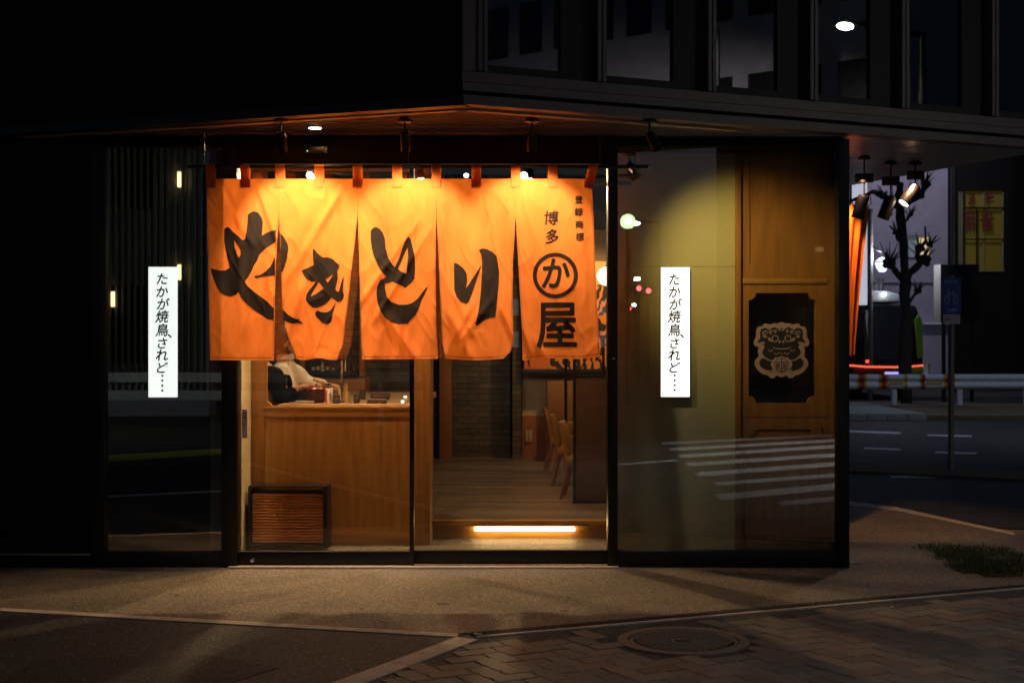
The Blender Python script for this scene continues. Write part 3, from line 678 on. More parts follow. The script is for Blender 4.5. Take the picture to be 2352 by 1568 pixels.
# the lion emblem on the door glass
plain('emblem_pink', (.40, .25, .24), .7, 0, .08)
plain('emblem_black', (.008, .007, .007), .7, 0, .1)
em = thing('lion_emblem', 'pink and black round guardian lion emblem on the glass of the wooden door', 'emblem', (PX(1796, DW), DW + .034, PZ(812, DW)))
def ez(x, y): return ((1800 + x / 4.611) * .91875, (680 + y / 4.611) * .91875)
def smoothloop(pts, n=5):
    out = []; L = len(pts)
    for i in range(L):
        p0, p1, p2, p3 = [Vector(pts[(i + k) % L]) for k in (-1, 0, 1, 2)]
        for j in range(n):
            t = j / n; out.append(.5 * ((2 * p1) + (p2 - p0) * t + (2 * p0 - 5 * p1 + 4 * p2 - p3) * t * t + (3 * p1 - p0 - 3 * p2 + p3) * t ** 3))
    return [tuple(p[:2]) for p in out]
def emb(mb, pts, lay, holes=(), smooth=True):
    cv = lambda q: [(PX(ez(*p)[0], DW), PZ(ez(*p)[1], DW)) for p in (smoothloop(q, 4) if smooth else q)]
    y0 = DW + .0335 - lay * .0012
    mb.plate(cv(pts), [cv(h) for h in holes], lambda a, b, t: Vector((a, y0 + .0009 * t, b)), 1)
def sym(half): return half + [(1440 - x, y) for x, y in reversed(half) if abs(x - 720) > 3]
pk, bk, pk2, bk2 = MB(), MB(), MB(), MB()
emb(pk, sym([(720, 572), (765, 590), (810, 588), (845, 604), (880, 598), (918, 592), (940, 622), (985, 630), (1010, 668), (1014, 740), (1036, 788), (1040, 830), (1012, 856), (985, 862), (994, 915), (984, 968), (1016, 1008), (1032, 1060), (1012, 1104), (972, 1150), (930, 1178), (882, 1192), (850, 1218), (808, 1222), (776, 1194), (745, 1206), (720, 1211)]), 0)
emb(bk, sym([(720, 640), (762, 655), (800, 632), (838, 650), (872, 662), (905, 640), (950, 655), (968, 700), (966, 760), (998, 812), (930, 800), (912, 812), (932, 838), (914, 862), (938, 905), (940, 935), (918, 970), (872, 1005), (830, 1018), (790, 990), (720, 980)]), 1)
emb(bk, [(826, 1034), (880, 1018), (930, 990), (968, 1020), (974, 1062), (944, 1106), (880, 1132), (835, 1140), (812, 1110), (836, 1080)], 1)
emb(bk, [(1440 - x, y) for x, y in [(826, 1034), (880, 1018), (930, 990), (968, 1020), (974, 1062), (944, 1106), (880, 1132), (835, 1140), (812, 1110), (836, 1080)]], 1)
def ring(cx, cy, r, w, n=20, a0=0, a1=360):
    if a1 - a0 >= 360: return [(cx + r * math.cos(R(360 * i / n)), cy + r * math.sin(R(360 * i / n))) for i in range(n)], [(cx + (r - w) * math.cos(R(360 * i / n)), cy + (r - w) * math.sin(R(360 * i / n))) for i in range(n)]
def ering(mb, cx, cy, r, w, lay):
    o_, h_ = ring(cx, cy, r, w); emb(mb, o_, lay, [h_], False)
def earc(mb, cx, cy, r, w, a0, a1, lay, n=14):
    o_ = [(cx + r * math.cos(R(a0 + (a1 - a0) * i / n)), cy - r * math.sin(R(a0 + (a1 - a0) * i / n))) for i in range(n + 1)]
    i_ = [(cx + (r - w) * math.cos(R(a1 + (a0 - a1) * i / n)), cy - (r - w) * math.sin(R(a1 + (a0 - a1) * i / n))) for i in range(n + 1)]
    emb(mb, o_ + i_, lay, (), False)
for sg in (1, -1):
    X = lambda x: 720 + sg * (x - 720)
    ering(pk2, X(794), 765, 40, 11, 2)
    emb(pk2, [(X(826), 790), (X(845), 765), (X(868), 752), (X(876), 780), (X(850), 796), (X(800), 806), (X(770), 802)], 2)
    for (cx, cy, r) in ((910, 705, 33), (842, 690, 25), (790, 682, 18), (738, 664, 15)):
        earc(pk2, X(cx), cy, r, 8, 0, 300, 2); earc(pk2, X(cx + 2), cy, r * .5, 7, 60, 360, 2)
    emb(pk2, [(X(890), 738), (X(935), 735), (X(932), 752), (X(885), 756)], 2, (), False)
    emb(pk2, [(X(912), 800), (X(985), 815), (X(960), 826), (X(915), 815)], 2, (), False)
    emb(pk2, [(X(918), 832), (X(960), 840), (X(930), 850)], 2, (), False)
    emb(pk2, [(X(720), 790), (X(735), 812), (X(752), 826), (X(752), 800), (X(742), 782), (X(730), 800)], 2, (), False)
    for (cx, cy, r) in ((846, 890, 26), (782, 925, 28)): earc(pk2, X(cx), cy, r, 8, 170, 370, 2)
    emb(pk2, [(X(820), 1016), (X(870), 1006), (X(925), 982), (X(930), 990), (X(872), 1020), (X(825), 1030)], 2, (), False)
    emb(pk2, [(X(800), 985), (X(812), 1015), (X(842), 1050), (X(838), 1090), (X(805), 1110), (X(760), 1000)], 2)
    for q in range(3): emb(pk2, [(X(806 + q * 12), 1125 + q * 18), (X(840 + q * 3), 1122 + q * 20), (X(845), 1132 + q * 20), (X(812 + q * 10), 1138 + q * 18)], 2, (), False)
earc(pk2, 720, 925, 22, 7, 180, 360, 2)
emb(pk2, [(606, 850), (640, 872), (720, 880), (800, 872), (836, 850), (800, 884), (720, 893), (640, 884)], 2, (), False)
o_, _ = ring(720, 1062, 92, 1, 28); emb(pk2, o_, 2.4, (), False)
ering(bk2, 720, 1068, 82, 5, 3.6)
for (x0, y0, x1, y1) in ((716, 990, 724, 1145), (642, 1034, 798, 1041), (650, 1112, 790, 1117)): emb(bk2, [(x0, y0), (x1, y0), (x1, y1), (x0, y1)], 3.8, (), False)
for x0 in (655, 735):
    for k in range(3): emb(bk2, [(x0 + k * 18, 1052), (x0 + 6 + k * 18, 1052), (x0 + 6 + k * 18, 1104), (x0 + k * 18, 1104)], 4.0, (), False)
    for k in range(3): emb(bk2, [(x0, 1056 + k * 20), (x0 + 42, 1056 + k * 20), (x0 + 42, 1060 + k * 20), (x0, 1060 + k * 20)], 4.2, (), False)
pk.build('outline', 'emblem_pink', em, smooth=0); bk.build('silhouette', 'emblem_black', em, smooth=0)
pk2.build('light_lines', 'emblem_pink', em, smooth=0); bk2.build('barrel_lines', 'emblem_black', em, smooth=0)

# illuminated signs with the vertical line of writing
def sign(px0, px1, py0, py1, label, y):
    s = thing('light_sign', label, 'sign', (PX((px0 + px1) / 2, y), y, PZ((py0 + py1) / 2, y)), 'glowing white signs with a vertical line of writing')
    x0, x1, z0, z1 = PX(px0, y), PX(px1, y), PZ(py1, y), PZ(py0, y)
    MB().box(x0 + .001, x1 - .001, y + .0015, y + .03, z0 + .001, z1 - .001).build('housing', 'white_paint', s, bevel=.002)
    MB().box(x0, x1, y - .001, y + .001, z0, z1).build('light_panel', 'sign_light', s, smooth=0)
    fr = MB()
    for (a, b, c, d) in ((x0 - .003, x0, z0 - .003, z1 + .003), (x1, x1 + .003, z0 - .003, z1 + .003), (x0, x1, z0 - .003, z0), (x0, x1, z1, z1 + .003)): fr.box(a, b, y - .0015, y + .03, c, d)
    fr.build('frame', 'post_grey2', s)
    mb = MB(); u = (x1 - x0) / 67.; yc = y - .0022
    fn = lambda a, b: Vector((a, yc, b)); cx = (x0 + x1) / 2 - u * 1.5
    H = z1 - z0
    for ch, fy, sz in (('た', .092, 26), ('か', .190, 26), ('が', .283, 26), ('焼', .380, 27), ('鳥', .484, 27), ('さ', .585, 25), ('れ', .676, 27), ('ど', .772, 25)):
        write(mb, ch, fn, cx + (u * 2 if ch == 'が' else 0), z1 - fy * H, sz * u * 1.12, .022, shear=.16)
    write(mb, '、', fn, cx + u * 17, z1 - .530 * H, 30 * u, .02)
    for k in range(4): mb.plate([(cx + u * 0 + 2.8 * u * math.cos(a * .628), z1 - (.834 + k * .038) * H + 2.8 * u * math.sin(a * .628)) for a in range(10)], [], lambda a, b, t: fn(a, b), 0)
    mb.build('lettering', 'ink_black', s, smooth=0, fixn=False)
sign(341, 408, 613, 912, 'left of the two glowing white signs, in the dark window left of the orange curtain', D0 + .10)
sign(1518, 1584, 614, 911, 'right of the two glowing white signs, before the olive plaster wall', DW - .045)

# ------------------------------------------------------------ the orange shop curtain (noren)
DN = 8.62
def src(sx, sy): return sx * .91875, sy * .91875
Z1 = lambda x, y: (480 + x / 2.9040, 380 + y / 2.9040)
Z2 = lambda x, y: (880 + x / 2.9045, 380 + y / 2.9045)
Z3 = lambda x, y: (1240 + x / 2.9025, 380 + y / 2.9025)
def sm(a, b, x): t = max(0, min(1, (x - a) / (b - a))); return t * t * (3 - 2 * t)
FOLDS = [   # x, y0, y1, dx/dy, width, depth (source px, metres): long creases
    (642, 455, 620, .35, 9, .006), (560, 470, 600, .5, 10, .005), (598, 455, 900, .02, 12, .004), (545, 700, 880, .1, 16, .006),
    (700, 640, 900, -.15, 18, .007), (760, 700, 900, -.3, 14, .008), (850, 480, 700, -.6, 12, .004), (795, 600, 880, -.05, 22, .006),
    (960, 780, 900, .7, 14, .010), (1040, 560, 760, -.7, 10, .006), (1070, 580, 800, -.6, 9, .005), (940, 640, 900, .05, 16, .004),
    (1180, 760, 900, -.55, 14, .008), (1220, 760, 900, -.75, 12, .007), (1130, 790, 900, .45, 14, .008), (1255, 770, 860, .4, 8, .008), (1290, 760, 880, .3, 8, .007),
    (1330, 840, 905, .7, 16, .009), (1420, 700, 900, -.12, 18, .006), (1440, 480, 900, .06, 20, .006), (1385, 600, 900, .1, 20, .004), (1500, 850, 900, -.9, 12, .010)]
def cloth_off(sx, sy):
    v = max(0, (sy - 447) / 455)
    px = sx * .01; py = sy * .01
    w = .010 * v * math.sin(sx * .021 + 1.1) + .007 * v * v * math.sin(sx * .047 + sy * .006 + 2.0)
    n1 = noise.fractal(Vector((px * 1.3, py * .32, 3.1)), .9, 2.1, 4) * .008 * (.35 + v)
    q = Vector((px * 1.5 + py * .5, py * .7 - px * .4, 9.2))
    rg = 1 - abs(noise.noise(q * 1.15)) * 2.2
    n2 = max(0, rg) ** 3 * .0035 * (.25 + v)
    q2 = Vector((px * 2.3 - py * 1.1, py * .7 + px * .5, 4.4)); n3 = max(0, 1 - abs(noise.noise(q2)) * 2.6) ** 3 * .0022
    fo = 0
    for (x0, y0, y1, k, wd_, dp) in FOLDS:
        if y0 - 30 < sy < y1 + 30:
            c = x0 + (sy - y0) * k; e = (sx - c) / wd_
            if abs(e) < 3: fo += dp * math.exp(-e * e) * sm(y0 - 30, y0 + 30, sy) * (1 - sm(y1 - 20, y1 + 30, sy))
    sag = .004 * math.sin((sx - 515) / 98.5 * math.pi) ** 2 * (1 - v)
    return w + n1 * 2.0 + (n2 + n3) * 2.7 + fo * 3.4 - sag
def N3(sx, sy, lift=0.0):
    x, y = src(sx, sy); off = -cloth_off(sx, sy) - lift
    return Vector((PX(x, DN), DN + off, PZ(y, DN)))
def curve(pts): 
    def g(y):
        if y <= pts[0][1]: return pts[0][0]
        for (x0, y0), (x1, y1) in zip(pts, pts[1:]):
            if y <= y1: return x0 + (x1 - x0) * (y - y0) / (y1 - y0)
        return pts[-1][0]
    return g
L1 = [Z1(*p) for p in ((108, 190), (112, 600), (120, 900), (133, 1510))]
R1 = [Z1(*p) for p in ((632, 190), (630, 455), (612, 800), (606, 1100), (598, 1510))]
L2 = [Z1(*p) for p in ((632, 190), (632, 458), (650, 860), (658, 1130), (682, 1260), (720, 1400), (765, 1510))]
R2 = [Z1(*p) for p in ((1203, 190), (1203, 465), (1160, 850), (1112, 1250), (1098, 1400), (1056, 1500))]
L3 = [Z1(*p) for p in ((1203, 190), (1206, 465), (1218, 900), (1238, 1510))]
R3 = [Z2(*p) for p in ((612, 190), (612, 465), (606, 800), (612, 1300), (625, 1500))]
L4 = [Z2(*p) for p in ((612, 190), (614, 465), (640, 1000), (655, 1380), (682, 1500))]
R4 = [Z2(*p) for p in ((1188, 190), (1188, 465), (1169, 800), (1165, 1100), (1174, 1380), (1150, 1450), (1090, 1508))]
L5 = [Z3(*p) for p in ((143, 190), (143, 465), (165, 850), (190, 1300), (194, 1512))]
R5 = [Z3(*p) for p in ((704, 190), (698, 262), (711, 600), (726, 1000), (752, 1482))]
panels = [(L1, R1, lambda u: 899.5 + 1.5 * u), (L2, R2, lambda u: 897 + 2.5 * math.sin(u * 9)), (L3, R3, lambda u: 898 - 1.5 * u), (L4, R4, lambda u: 896 + 4 * math.sin(u * 3.1) ), (L5, R5, lambda u: 901 - 10 * u - 3 * math.sin(u * 6.2))]
nor = thing('noren_curtain', 'orange five panel shop curtain with bold black brush writing over the entrance', 'curtain', (PX(900, DN), DN, PZ(447 * .91875, DN)))
def tri_bm(polys2d, step):
    """list of (outer, holes) in source px -> bmesh cut on a grid"""
    bm = bmesh.new()
    for outer_, holes_ in polys2d:
        loops = [list(outer_)] + [list(h) for h in holes_]
        tr = tessellate_polygon([[Vector((a, b, 0)) for a, b in lp] for lp in loops]); flat = [bm.verts.new((a, b, 0)) for lp in loops for a, b in lp]
        for t3 in tr:
            try: bm.faces.new([flat[i] for i in t3])
            except ValueError: pass
    return grid_cut(bm, step)
def grid_cut(bm, step):
    xs = [v.co.x for v in bm.verts]; ys = [v.co.y for v in bm.verts]
    x = math.ceil(min(xs) / step) * step
    while x < max(xs):
        bmesh.ops.bisect_plane(bm, geom=bm.verts[:] + bm.edges[:] + bm.faces[:], plane_co=(x, 0, 0), plane_no=(1, 0, 0)); x += step
    y = math.ceil(min(ys) / step) * step
    while y < max(ys):
        bmesh.ops.bisect_plane(bm, geom=bm.verts[:] + bm.edges[:] + bm.faces[:], plane_co=(0, y, 0), plane_no=(0, 1, 0)); y += step
    return bm
def drape(bm, name, mat, parent, lift=.0038):
    mb = MB(); bm.verts.index_update(); mb.add([N3(v.co.x, v.co.y, lift + v.co.z * .00012) for v in bm.verts], [tuple(v.index for v in f.verts) for f in bm.faces]); bm.free()
    return mb.build(name, mat, parent, smooth=0, fixn=False)
T1 = lambda l: [Z1(*p) for p in l]; T2 = lambda l: [Z2(*p) for p in l]; T3 = lambda l: [Z3(*p) for p in l]
YA = T1([(408, 455), (430, 437), (455, 430), (482, 440), (505, 475), (517, 510), (512, 560), (510, 607), (545, 585), (580, 573), (614, 568), (611, 653), (570, 678), (525, 712), (490, 748), (475, 790), (450, 830), (437, 865), (408, 915), (388, 942), (410, 975), (450, 1010), (500, 1050), (550, 1085), (601, 1137), (600, 1222), (550, 1212), (500, 1180), (450, 1145), (400, 1100), (365, 1060), (345, 1018), (320, 1040), (285, 1050), (245, 1042), (215, 1020), (190, 985), (165, 935), (145, 880), (135, 842), (165, 852), (210, 861), (245, 858), (275, 840), (262, 780), (245, 700), (235, 640), (235, 560), (250, 548), (268, 545), (300, 580), (340, 612), (372, 642), (390, 635), (400, 590), (405, 520)])
YAH = T1([(306, 640), (340, 680), (357, 715), (358, 748), (345, 770), (330, 740), (315, 695)])
YA2 = T1([(450, 902), (495, 892), (535, 868), (570, 832), (593, 790), (608, 748), (607, 898), (560, 901), (515, 906), (466, 918)])
YA3 = T1([(641, 590), (662, 608), (680, 636), (695, 668), (701, 705), (692, 770), (674, 835), (657, 876), (651, 870), (646, 760)])
YA4 = T1([(662, 1143), (700, 1178), (745, 1206), (788, 1217), (778, 1225), (806, 1232), (796, 1238), (822, 1251), (780, 1244), (760, 1240), (745, 1248), (700, 1235), (666, 1222)])
KI = T1([(878, 710), (890, 706), (915, 735), (950, 766), (990, 765), (1025, 778), (1048, 800), (1073, 820), (1068, 845), (1057, 860), (1060, 920), (1048, 970), (1042, 1000), (1066, 1016), (1078, 980), (1090, 930), (1105, 895), (1100, 960), (1096, 1010), (1105, 1035), (1100, 1062), (1082, 1085), (1060, 1089), (1015, 1058), (990, 1085), (960, 1110), (910, 1132), (880, 1130), (850, 1105), (830, 1075), (832, 1045), (845, 1015), (872, 980), (905, 940), (870, 942), (833, 922), (812, 893), (795, 860), (830, 846), (860, 834), (887, 822), (882, 765)])
KIH1 = T1([(1028, 885), (1002, 905), (972, 926), (986, 948), (1010, 920)]); KIH2 = T1([(925, 944), (956, 990), (905, 1030), (862, 1050), (880, 1015), (902, 980)])
KI2 = T1([(895, 1170), (912, 1148), (935, 1160), (965, 1164), (992, 1158), (1012, 1142), (1030, 1115), (1047, 1090), (1026, 1160), (1018, 1200), (1010, 1235), (985, 1250), (950, 1242), (925, 1218), (905, 1195)])
TO = T2([(137, 570), (155, 550), (175, 544), (200, 556), (225, 588), (240, 630), (245, 700), (262, 760), (285, 805), (312, 838), (335, 790), (360, 720), (385, 652), (410, 614), (428, 635), (440, 690), (455, 745), (460, 850), (455, 918), (430, 950), (412, 962), (390, 986), (340, 962), (295, 941), (265, 952), (240, 956), (242, 1000), (258, 1055), (290, 1090), (340, 1108), (400, 1108), (440, 1094), (480, 1063), (510, 1020), (552, 970), (545, 1000), (520, 1050), (502, 1085), (490, 1130), (465, 1180), (430, 1215), (405, 1246), (340, 1248), (290, 1235), (245, 1205), (215, 1160), (190, 1100), (180, 1030), (185, 980), (205, 935), (252, 905), (205, 855), (180, 800), (158, 755), (145, 700), (137, 640)])
TOH = T2([(403, 700), (409, 760), (402, 830), (397, 885), (362, 870), (336, 850), (358, 800), (383, 738)])
RI1 = T2([(740, 802), (775, 815), (810, 845), (832, 880), (838, 930), (828, 988), (850, 960), (880, 910), (910, 865), (943, 815), (925, 870), (898, 950), (872, 1030), (848, 1088), (832, 1101), (790, 1088), (760, 1050), (743, 1000), (742, 900)])
RI2 = T2([(922, 712), (945, 701), (975, 703), (1020, 725), (1050, 755), (1058, 800), (1069, 870), (1066, 960), (1056, 1060), (1048, 1150), (1042, 1196), (1000, 1205), (955, 1225), (915, 1262), (903, 1258), (898, 1248), (910, 1200), (925, 1120), (935, 1030), (942, 930), (946, 800), (938, 745)])
inks = {0: [[(YA, [YAH])], [(YA2, [])]], 1: [[(YA3, [])], [(YA4, [])], [(KI, [KIH1, KIH2])], [(KI2, [])]], 2: [[(TO, [TOH])]], 3: [[(RI1, [])], [(RI2, [])]]}
for k, (Lp, Rp, bot) in enumerate(panels):
    gl_, gr_ = curve(Lp), curve(Rp); NU, NV = 64, 140; mb = MB(); vs = []
    yt = 447
    for j in range(NV + 1):
        for i in range(NU + 1):
            u = i / NU; yb = bot(u); sy = yt + (yb - yt) * j / NV
            xl, xr = gl_(sy), gr_(sy)
            sx = xl + (xr - xl) * u
            p = N3(sx, sy)
            if k == 1 and sy > 860:      # curled hem of the second panel
                p.y -= .03 * math.exp(-((sx - 805) / 26) ** 2) * sm(868, 897, sy)
            vs.append(p)
    fs = [(j * (NU + 1) + i, j * (NU + 1) + i + 1, (j + 1) * (NU + 1) + i + 1, (j + 1) * (NU + 1) + i) for j in range(NV) for i in range(NU)]
    mb.add(vs, fs); pn = mb.build('cloth_panel', 'noren_cloth', nor, smooth=180, fixn=False)
    for ik in inks.get(k, []): drape(tri_bm(ik, 5), 'brush_stroke', 'noren_ink', pn)
    if k == 4:
        mb = MB(); fn = lambda a, b: Vector((a, b, 0))
        for ch, (cx, cy), fit, bo in (('登', (600, 348), (56, 54), .03), ('録', (600, 437), (58, 56), .03), ('商', (603, 527), (54, 54), .03), ('標', (607, 617), (56, 58), .03), ('博', (400, 478), (102, 100), .018), ('多', (408, 613), (90, 104), .022), ('か', (436, 880), (192, 204), .022), ('屋', (440, 1258), (284, 318), .020)):
            vv, ff, (w_, h_) = text2d(ch, bo)
            sh = .10 if ch in '博多か' else 0
            for kk, (ox, oy) in enumerate(shifts(bo)): mb.add([Vector((*Z3(cx + (a + ox) / w_ * fit[0] + b / h_ * fit[0] * sh, cy - (b + oy) / h_ * fit[1]), kk)) for a, b in vv], ff)
        bm = bmesh.new(); bv = [bm.verts.new(v) for v in mb.v]
        for f in mb.f:
            try: bm.faces.new([bv[i] for i in f])
            except ValueError: pass
        drape(grid_cut(bm, 5), 'lettering', 'noren_ink', pn)
        cir = [Z3(430 + 163 * math.cos(a * math.pi / 32), 896 + 165 * math.sin(a * math.pi / 32)) for a in range(64)]
        cih = [Z3(430 + 134 * math.cos(a * math.pi / 32), 896 + 136 * math.sin(a * math.pi / 32)) for a in range(64)]
        drape(tri_bm([(cir, [cih])], 5), 'circle_mark', 'noren_ink', pn)
    bm = bmesh.new(); prevv = None
    for i in range(41):
        u = i / 40; yb = bot(u) - 7; xl, xr = gl_(yb), gr_(yb); x = xl + (xr - xl) * (.02 + .96 * u)
        a_, b_ = bm.verts.new((x, yb, 0)), bm.verts.new((x, yb + 1.5, 0))
        if prevv: bm.faces.new((prevv[0], a_, b_, prevv[1]))
        prevv = (a_, b_)
    drape(bm, 'hem_seam', 'stitch', pn, .0012)
    # stitching along both free edges
    for ed, sg, s0_ in ((gl_, 1, 470 if k == 0 else 560), (gr_, -1, 500 if k == 4 else 560)):
        bm = bmesh.new(); sy = s0_
        while sy < 890:
            x0 = ed(sy); q = [bm.verts.new((x0 + sg * a, sy + b, 0)) for a, b in ((1.0, 0), (3.6, .4), (3.6, 3.0), (1.0, 2.6))]
            bm.faces.new(q); sy += 6.5
        drape(bm, 'stitching', 'stitch', pn, .0012)
# hanging loops over the rod
RODZ = PZ(383, DN)
for i, cx in enumerate((483, 563, 643, 733, 822, 912, 1003, 1094, 1184, 1270, 1357)):
    w2 = PX(1176 + 11, DN); x0 = PX(cx, DN); skew = .025 if i == 10 else 0; shx = {0: .004, 10: -.012}.get(i, random.uniform(-.002, .002))
    prof = [(-.0075 - cloth_off(cx / .91875, 452) * 1, PZ(431, DN))]
    prof += [(-.0085 - cloth_off(cx / .91875, 440), PZ(412, DN)), (-.014, RODZ + .0)] + [(-.0145 * math.cos(a), RODZ + .0145 * math.sin(a)) for a in (R(30), R(60), R(90), R(120), R(150))] + [(.0145, RODZ), (.006, PZ(415, DN)), (.006, PZ(431, DN))]
    mb = MB(); vs = []; zt = RODZ
    for (yy, z) in prof:
        s_ = skew * (z - PZ(431, DN)) / (zt - PZ(431, DN)) + shx
        for sx in (-w2, w2): vs.append(Vector((x0 + sx + s_, DN + yy, z)))
    mb.add(vs, [(2 * j, 2 * j + 1, 2 * j + 3, 2 * j + 2) for j in range(len(prof) - 1)])
    lo_ = mb.build('hanging_loop', 'noren_cloth', nor, smooth=60, fixn=False)
    sm_ = MB(); zl, zh = PZ(430, DN), PZ(412, DN); yy = DN + prof[0][0] - .0012
    for (a, b, c, d) in ((-.9, .9, zl, zl + .0016), (-.9, -.84, zl, zh), (.84, .9, zl, zh)): sm_.box(x0 + a * w2 + shx, x0 + b * w2 + shx, yy - .0004, yy, c, d)
    sm_.build('seam', 'stitch', lo_, smooth=0)
rod = thing('curtain_rod', 'long black curtain rod hung on thin wires before the shop front', 'curtain rod', (PX(960, DN), DN, RODZ))
MB().tube([(PX(430, DN), DN, RODZ), (PX(1490, DN), DN, RODZ)], .0115, 16).build('rod', 'black_metal', rod)
MB().tube([(PX(1489, DN), DN, RODZ), (PX(1492, DN), DN, RODZ)], .0125, 16).build('end_cap', 'steel', rod)
for wx in (470, 938, 1378): MB().tube([(PX(wx, DN), DN, RODZ + .01), (PX(wx, DN), DN, 2.682)], .0016, 6).build('wire', 'steel', rod)
rd2 = thing('inner_rail', 'short black rail end showing behind the right window glass under the curtain rod', 'rail', (PX(1410, 9.0), 9.0, PZ(421, 9.0)))
MB().tube([(PX(1300, 9.0), 9.0, PZ(421, 9.0)), (PX(1450, 9.0), 9.0, PZ(421, 9.0))], .014, 14).build('bar', 'black_metal', rd2)

# ------------------------------------------------------------ spotlights
def soffit_spot(label, px, d, tilt=(0, 0), group='spotlights over the orange curtain', glow=False, zc=2.68, body=(.029, .105), drop=.095):
    x = PX(px, d); t = thing('spotlight', label, 'spotlight', (x, d, zc), group)
    MB().lathe([(.0001, -.032), (.034, -.032), (.044, -.026), (.046, -.018), (.030, -.003), (.0001, -.003)], (x, d, zc), 24).build('canopy', 'lamp_black', t)
    MB().tube([(x, d, zc - .03), (x, d, zc - drop)], .006, 10).build('stem', 'lamp_black', t)
    M4 = Matrix.Rotation(R(tilt[0]), 4, 'X') @ Matrix.Rotation(R(tilt[1]), 4, 'Y')
    r, L = body; c = Vector((x, d, zc - drop))
    MB().lathe([(.0001, .01), (r * .8, .01), (r, -.006), (r, -L), (r * .93, -L), (r * .85, -L + .02), (.0001, -L + .022)], c, 24, M4).build('lamp_head', 'lamp_black', t)
    MB().cbox((x, d, zc - drop + .005), (.012, r * 1.7, .03)).build('bracket', 'lamp_black', t, bevel=.002)
    if glow: MB().lathe([(.0001, -L + .006), (r * .84, -L + .008)], c, 20, M4).build('lens', glow, t, smooth=0)
    return t
soffit_spot('leftmost of the three black spotlights above the orange curtain', 645, 8.12, (34, 0))
soffit_spot('middle one of the three black spotlights above the orange curtain', 930, 8.12, (34, 0))
soffit_spot('third black spotlight above the orange curtain, over its right end', 1222, 8.12, (34, 0))
soffit_spot('tilted black spotlight above the right end of the curtain rod', 1492, 8.15, (-25, -24), 'spotlights over the right window')
for (px, d, zc, tl, drop, gw, lb_) in ((2103, 10.05, 2.68, (-14, 38), .19, 'lens_glow_cool', 'lit black spotlight under the soffit, rightmost of the three beyond the corner'), (2046, 10.05, 2.68, (5, 20), .265, None, 'unlit black spotlight, middle one of the three beyond the corner'), (1985, 9.77, 2.68, (8, 16), .285, 'lens_glow_cool', 'black spotlight closest to the corner post, above the side curtain')):
    s_ = soffit_spot(lb_, px, d, tl, 'spotlights under the soffit beyond the corner', gw, zc, (.043, .155), drop)
    x = PX(px, d); MB().cbox((x, d, zc - drop * .55), (.115, .05, .06)).build('driver_box', 'lamp_black', s_, bevel=.003)
dl_ = thing('downlight', 'small glowing ceiling downlight between the curtain spotlights', 'ceiling light', (PX(724, 8.5), 8.5, 2.68))
MB().lathe([(.036, .0), (.040, -.006), (.046, -.006), (.048, .0)], (PX(724, 8.5), 8.5, 2.682), 24).build('ring', 'steel', dl_)
MB().lathe([(.0001, -.002), (.038, -.002)], (PX(724, 8.5), 8.5, 2.677), 24).build('lens', 'lens_glow', dl_, smooth=0)
labs = ['inside spotlight seen above the second curtain panel', 'inside spotlight seen above the third curtain panel', 'inside spotlight seen above the fourth curtain panel, right of its loop', 'inside spotlight with a narrow bright lens above the fourth panel']
for (px, w, lb_) in ((712, .026, labs[0]), (952, .026, labs[1]), (1203, .026, labs[2]), (1071, .016, labs[3])):
    d = 9.95; c = Vector((PX(px, d), d, PZ(404, d)))
    t = thing('track_spotlight', lb_, 'spotlight', (c.x, c.y, 2.62), 'spotlights inside above the doors')
    M4 = Matrix.Rotation(R(-62), 4, 'X')
    MB().tube([(c.x, c.y + .03, 2.62), (c.x, c.y + .03, c.z)], .008, 10).build('stem', 'lamp_black', t)
    MB().lathe([(.0001, .10), (w + .004, .10), (w + .006, .0), (w + .002, .0), (w, .008)], c, 22, M4).build('lamp_head', 'lamp_black', t)
    MB().lathe([(.0001, .006), (w, .006)], c, 22, M4).build('lens', 'lens_glow_cool', t, smooth=0)
t = thing('track_spotlight', 'bright spotlight behind the right window just under the end of the curtain rod', 'spotlight', (PX(1462, 9.05), 9.05, 2.62), 'spotlights inside above the doors')
c = Vector((PX(1463, 9.05), 9.05, PZ(394, 9.05))); M4 = Matrix.Rotation(R(-50), 4, 'X') @ Matrix.Rotation(R(-25), 4, 'Y')
MB().tube([(c.x - .01, c.y + .03, 2.62), (c.x - .01, c.y + .03, c.z + .03)], .008, 10).build('stem', 'lamp_black', t)
MB().lathe([(.0001, .09), (.030, .09), (.033, .0), (.028, .0)], c, 22, M4).build('lamp_head', 'lamp_black', t)
MB().lathe([(.0001, .004), (.027, .004)], c, 22, M4).build('lens', 'lens_glow_cool', t, smooth=0)

# ------------------------------------------------------------ kitchen and dining room
CT = .965
ct = thing('kitchen_counter', 'light wooden kitchen counter top behind the serving opening', 'counter', (-1.0, 10.9, .13))
plain('counter_top', (.34, .22, .13), .35, 0, .2, 8)
MB().box(-1.62, PX(962, 9.9), DC + .055, 12.2, CT - .04, CT).build('top', 'counter_top', ct, bevel=.004)
MB().box(-1.55, -.82, 10.0, 12.15, .13, CT - .041).build('base', 'dark_wood', ct)
def CP(px, py):      # a point of the counter top under a pixel
    d = D0 * ((EYE - CT) / K) / (py - 784); return Vector((PX(px, d), d, CT))
plain('red_enamel', (.22, .022, .012), .2, 0, .1); plain('pot_red', (.055, .012, .010), .22, 0, .1); plain('dark_pot', (.035, .03, .028), .35, .3)
plain('can_white', (.70, .64, .58), .35, 0, .05); plain('can_red', (.42, .03, .025), .4); plain('bamboo', (.62, .42, .19), .6, 0, .12); plain('clay', (.06, .05, .045), .7)
plain('towel_brown', (.085, .052, .038), .95, 0, .2, 60, .3); plain('tray_grey', (.35, .35, .33), .4); plain('blue_lid', (.06, .30, .45), .4)
def K3(px, py_bottom, d): 
    return Vector((PX(px, d), d, CT)), K * d / D0
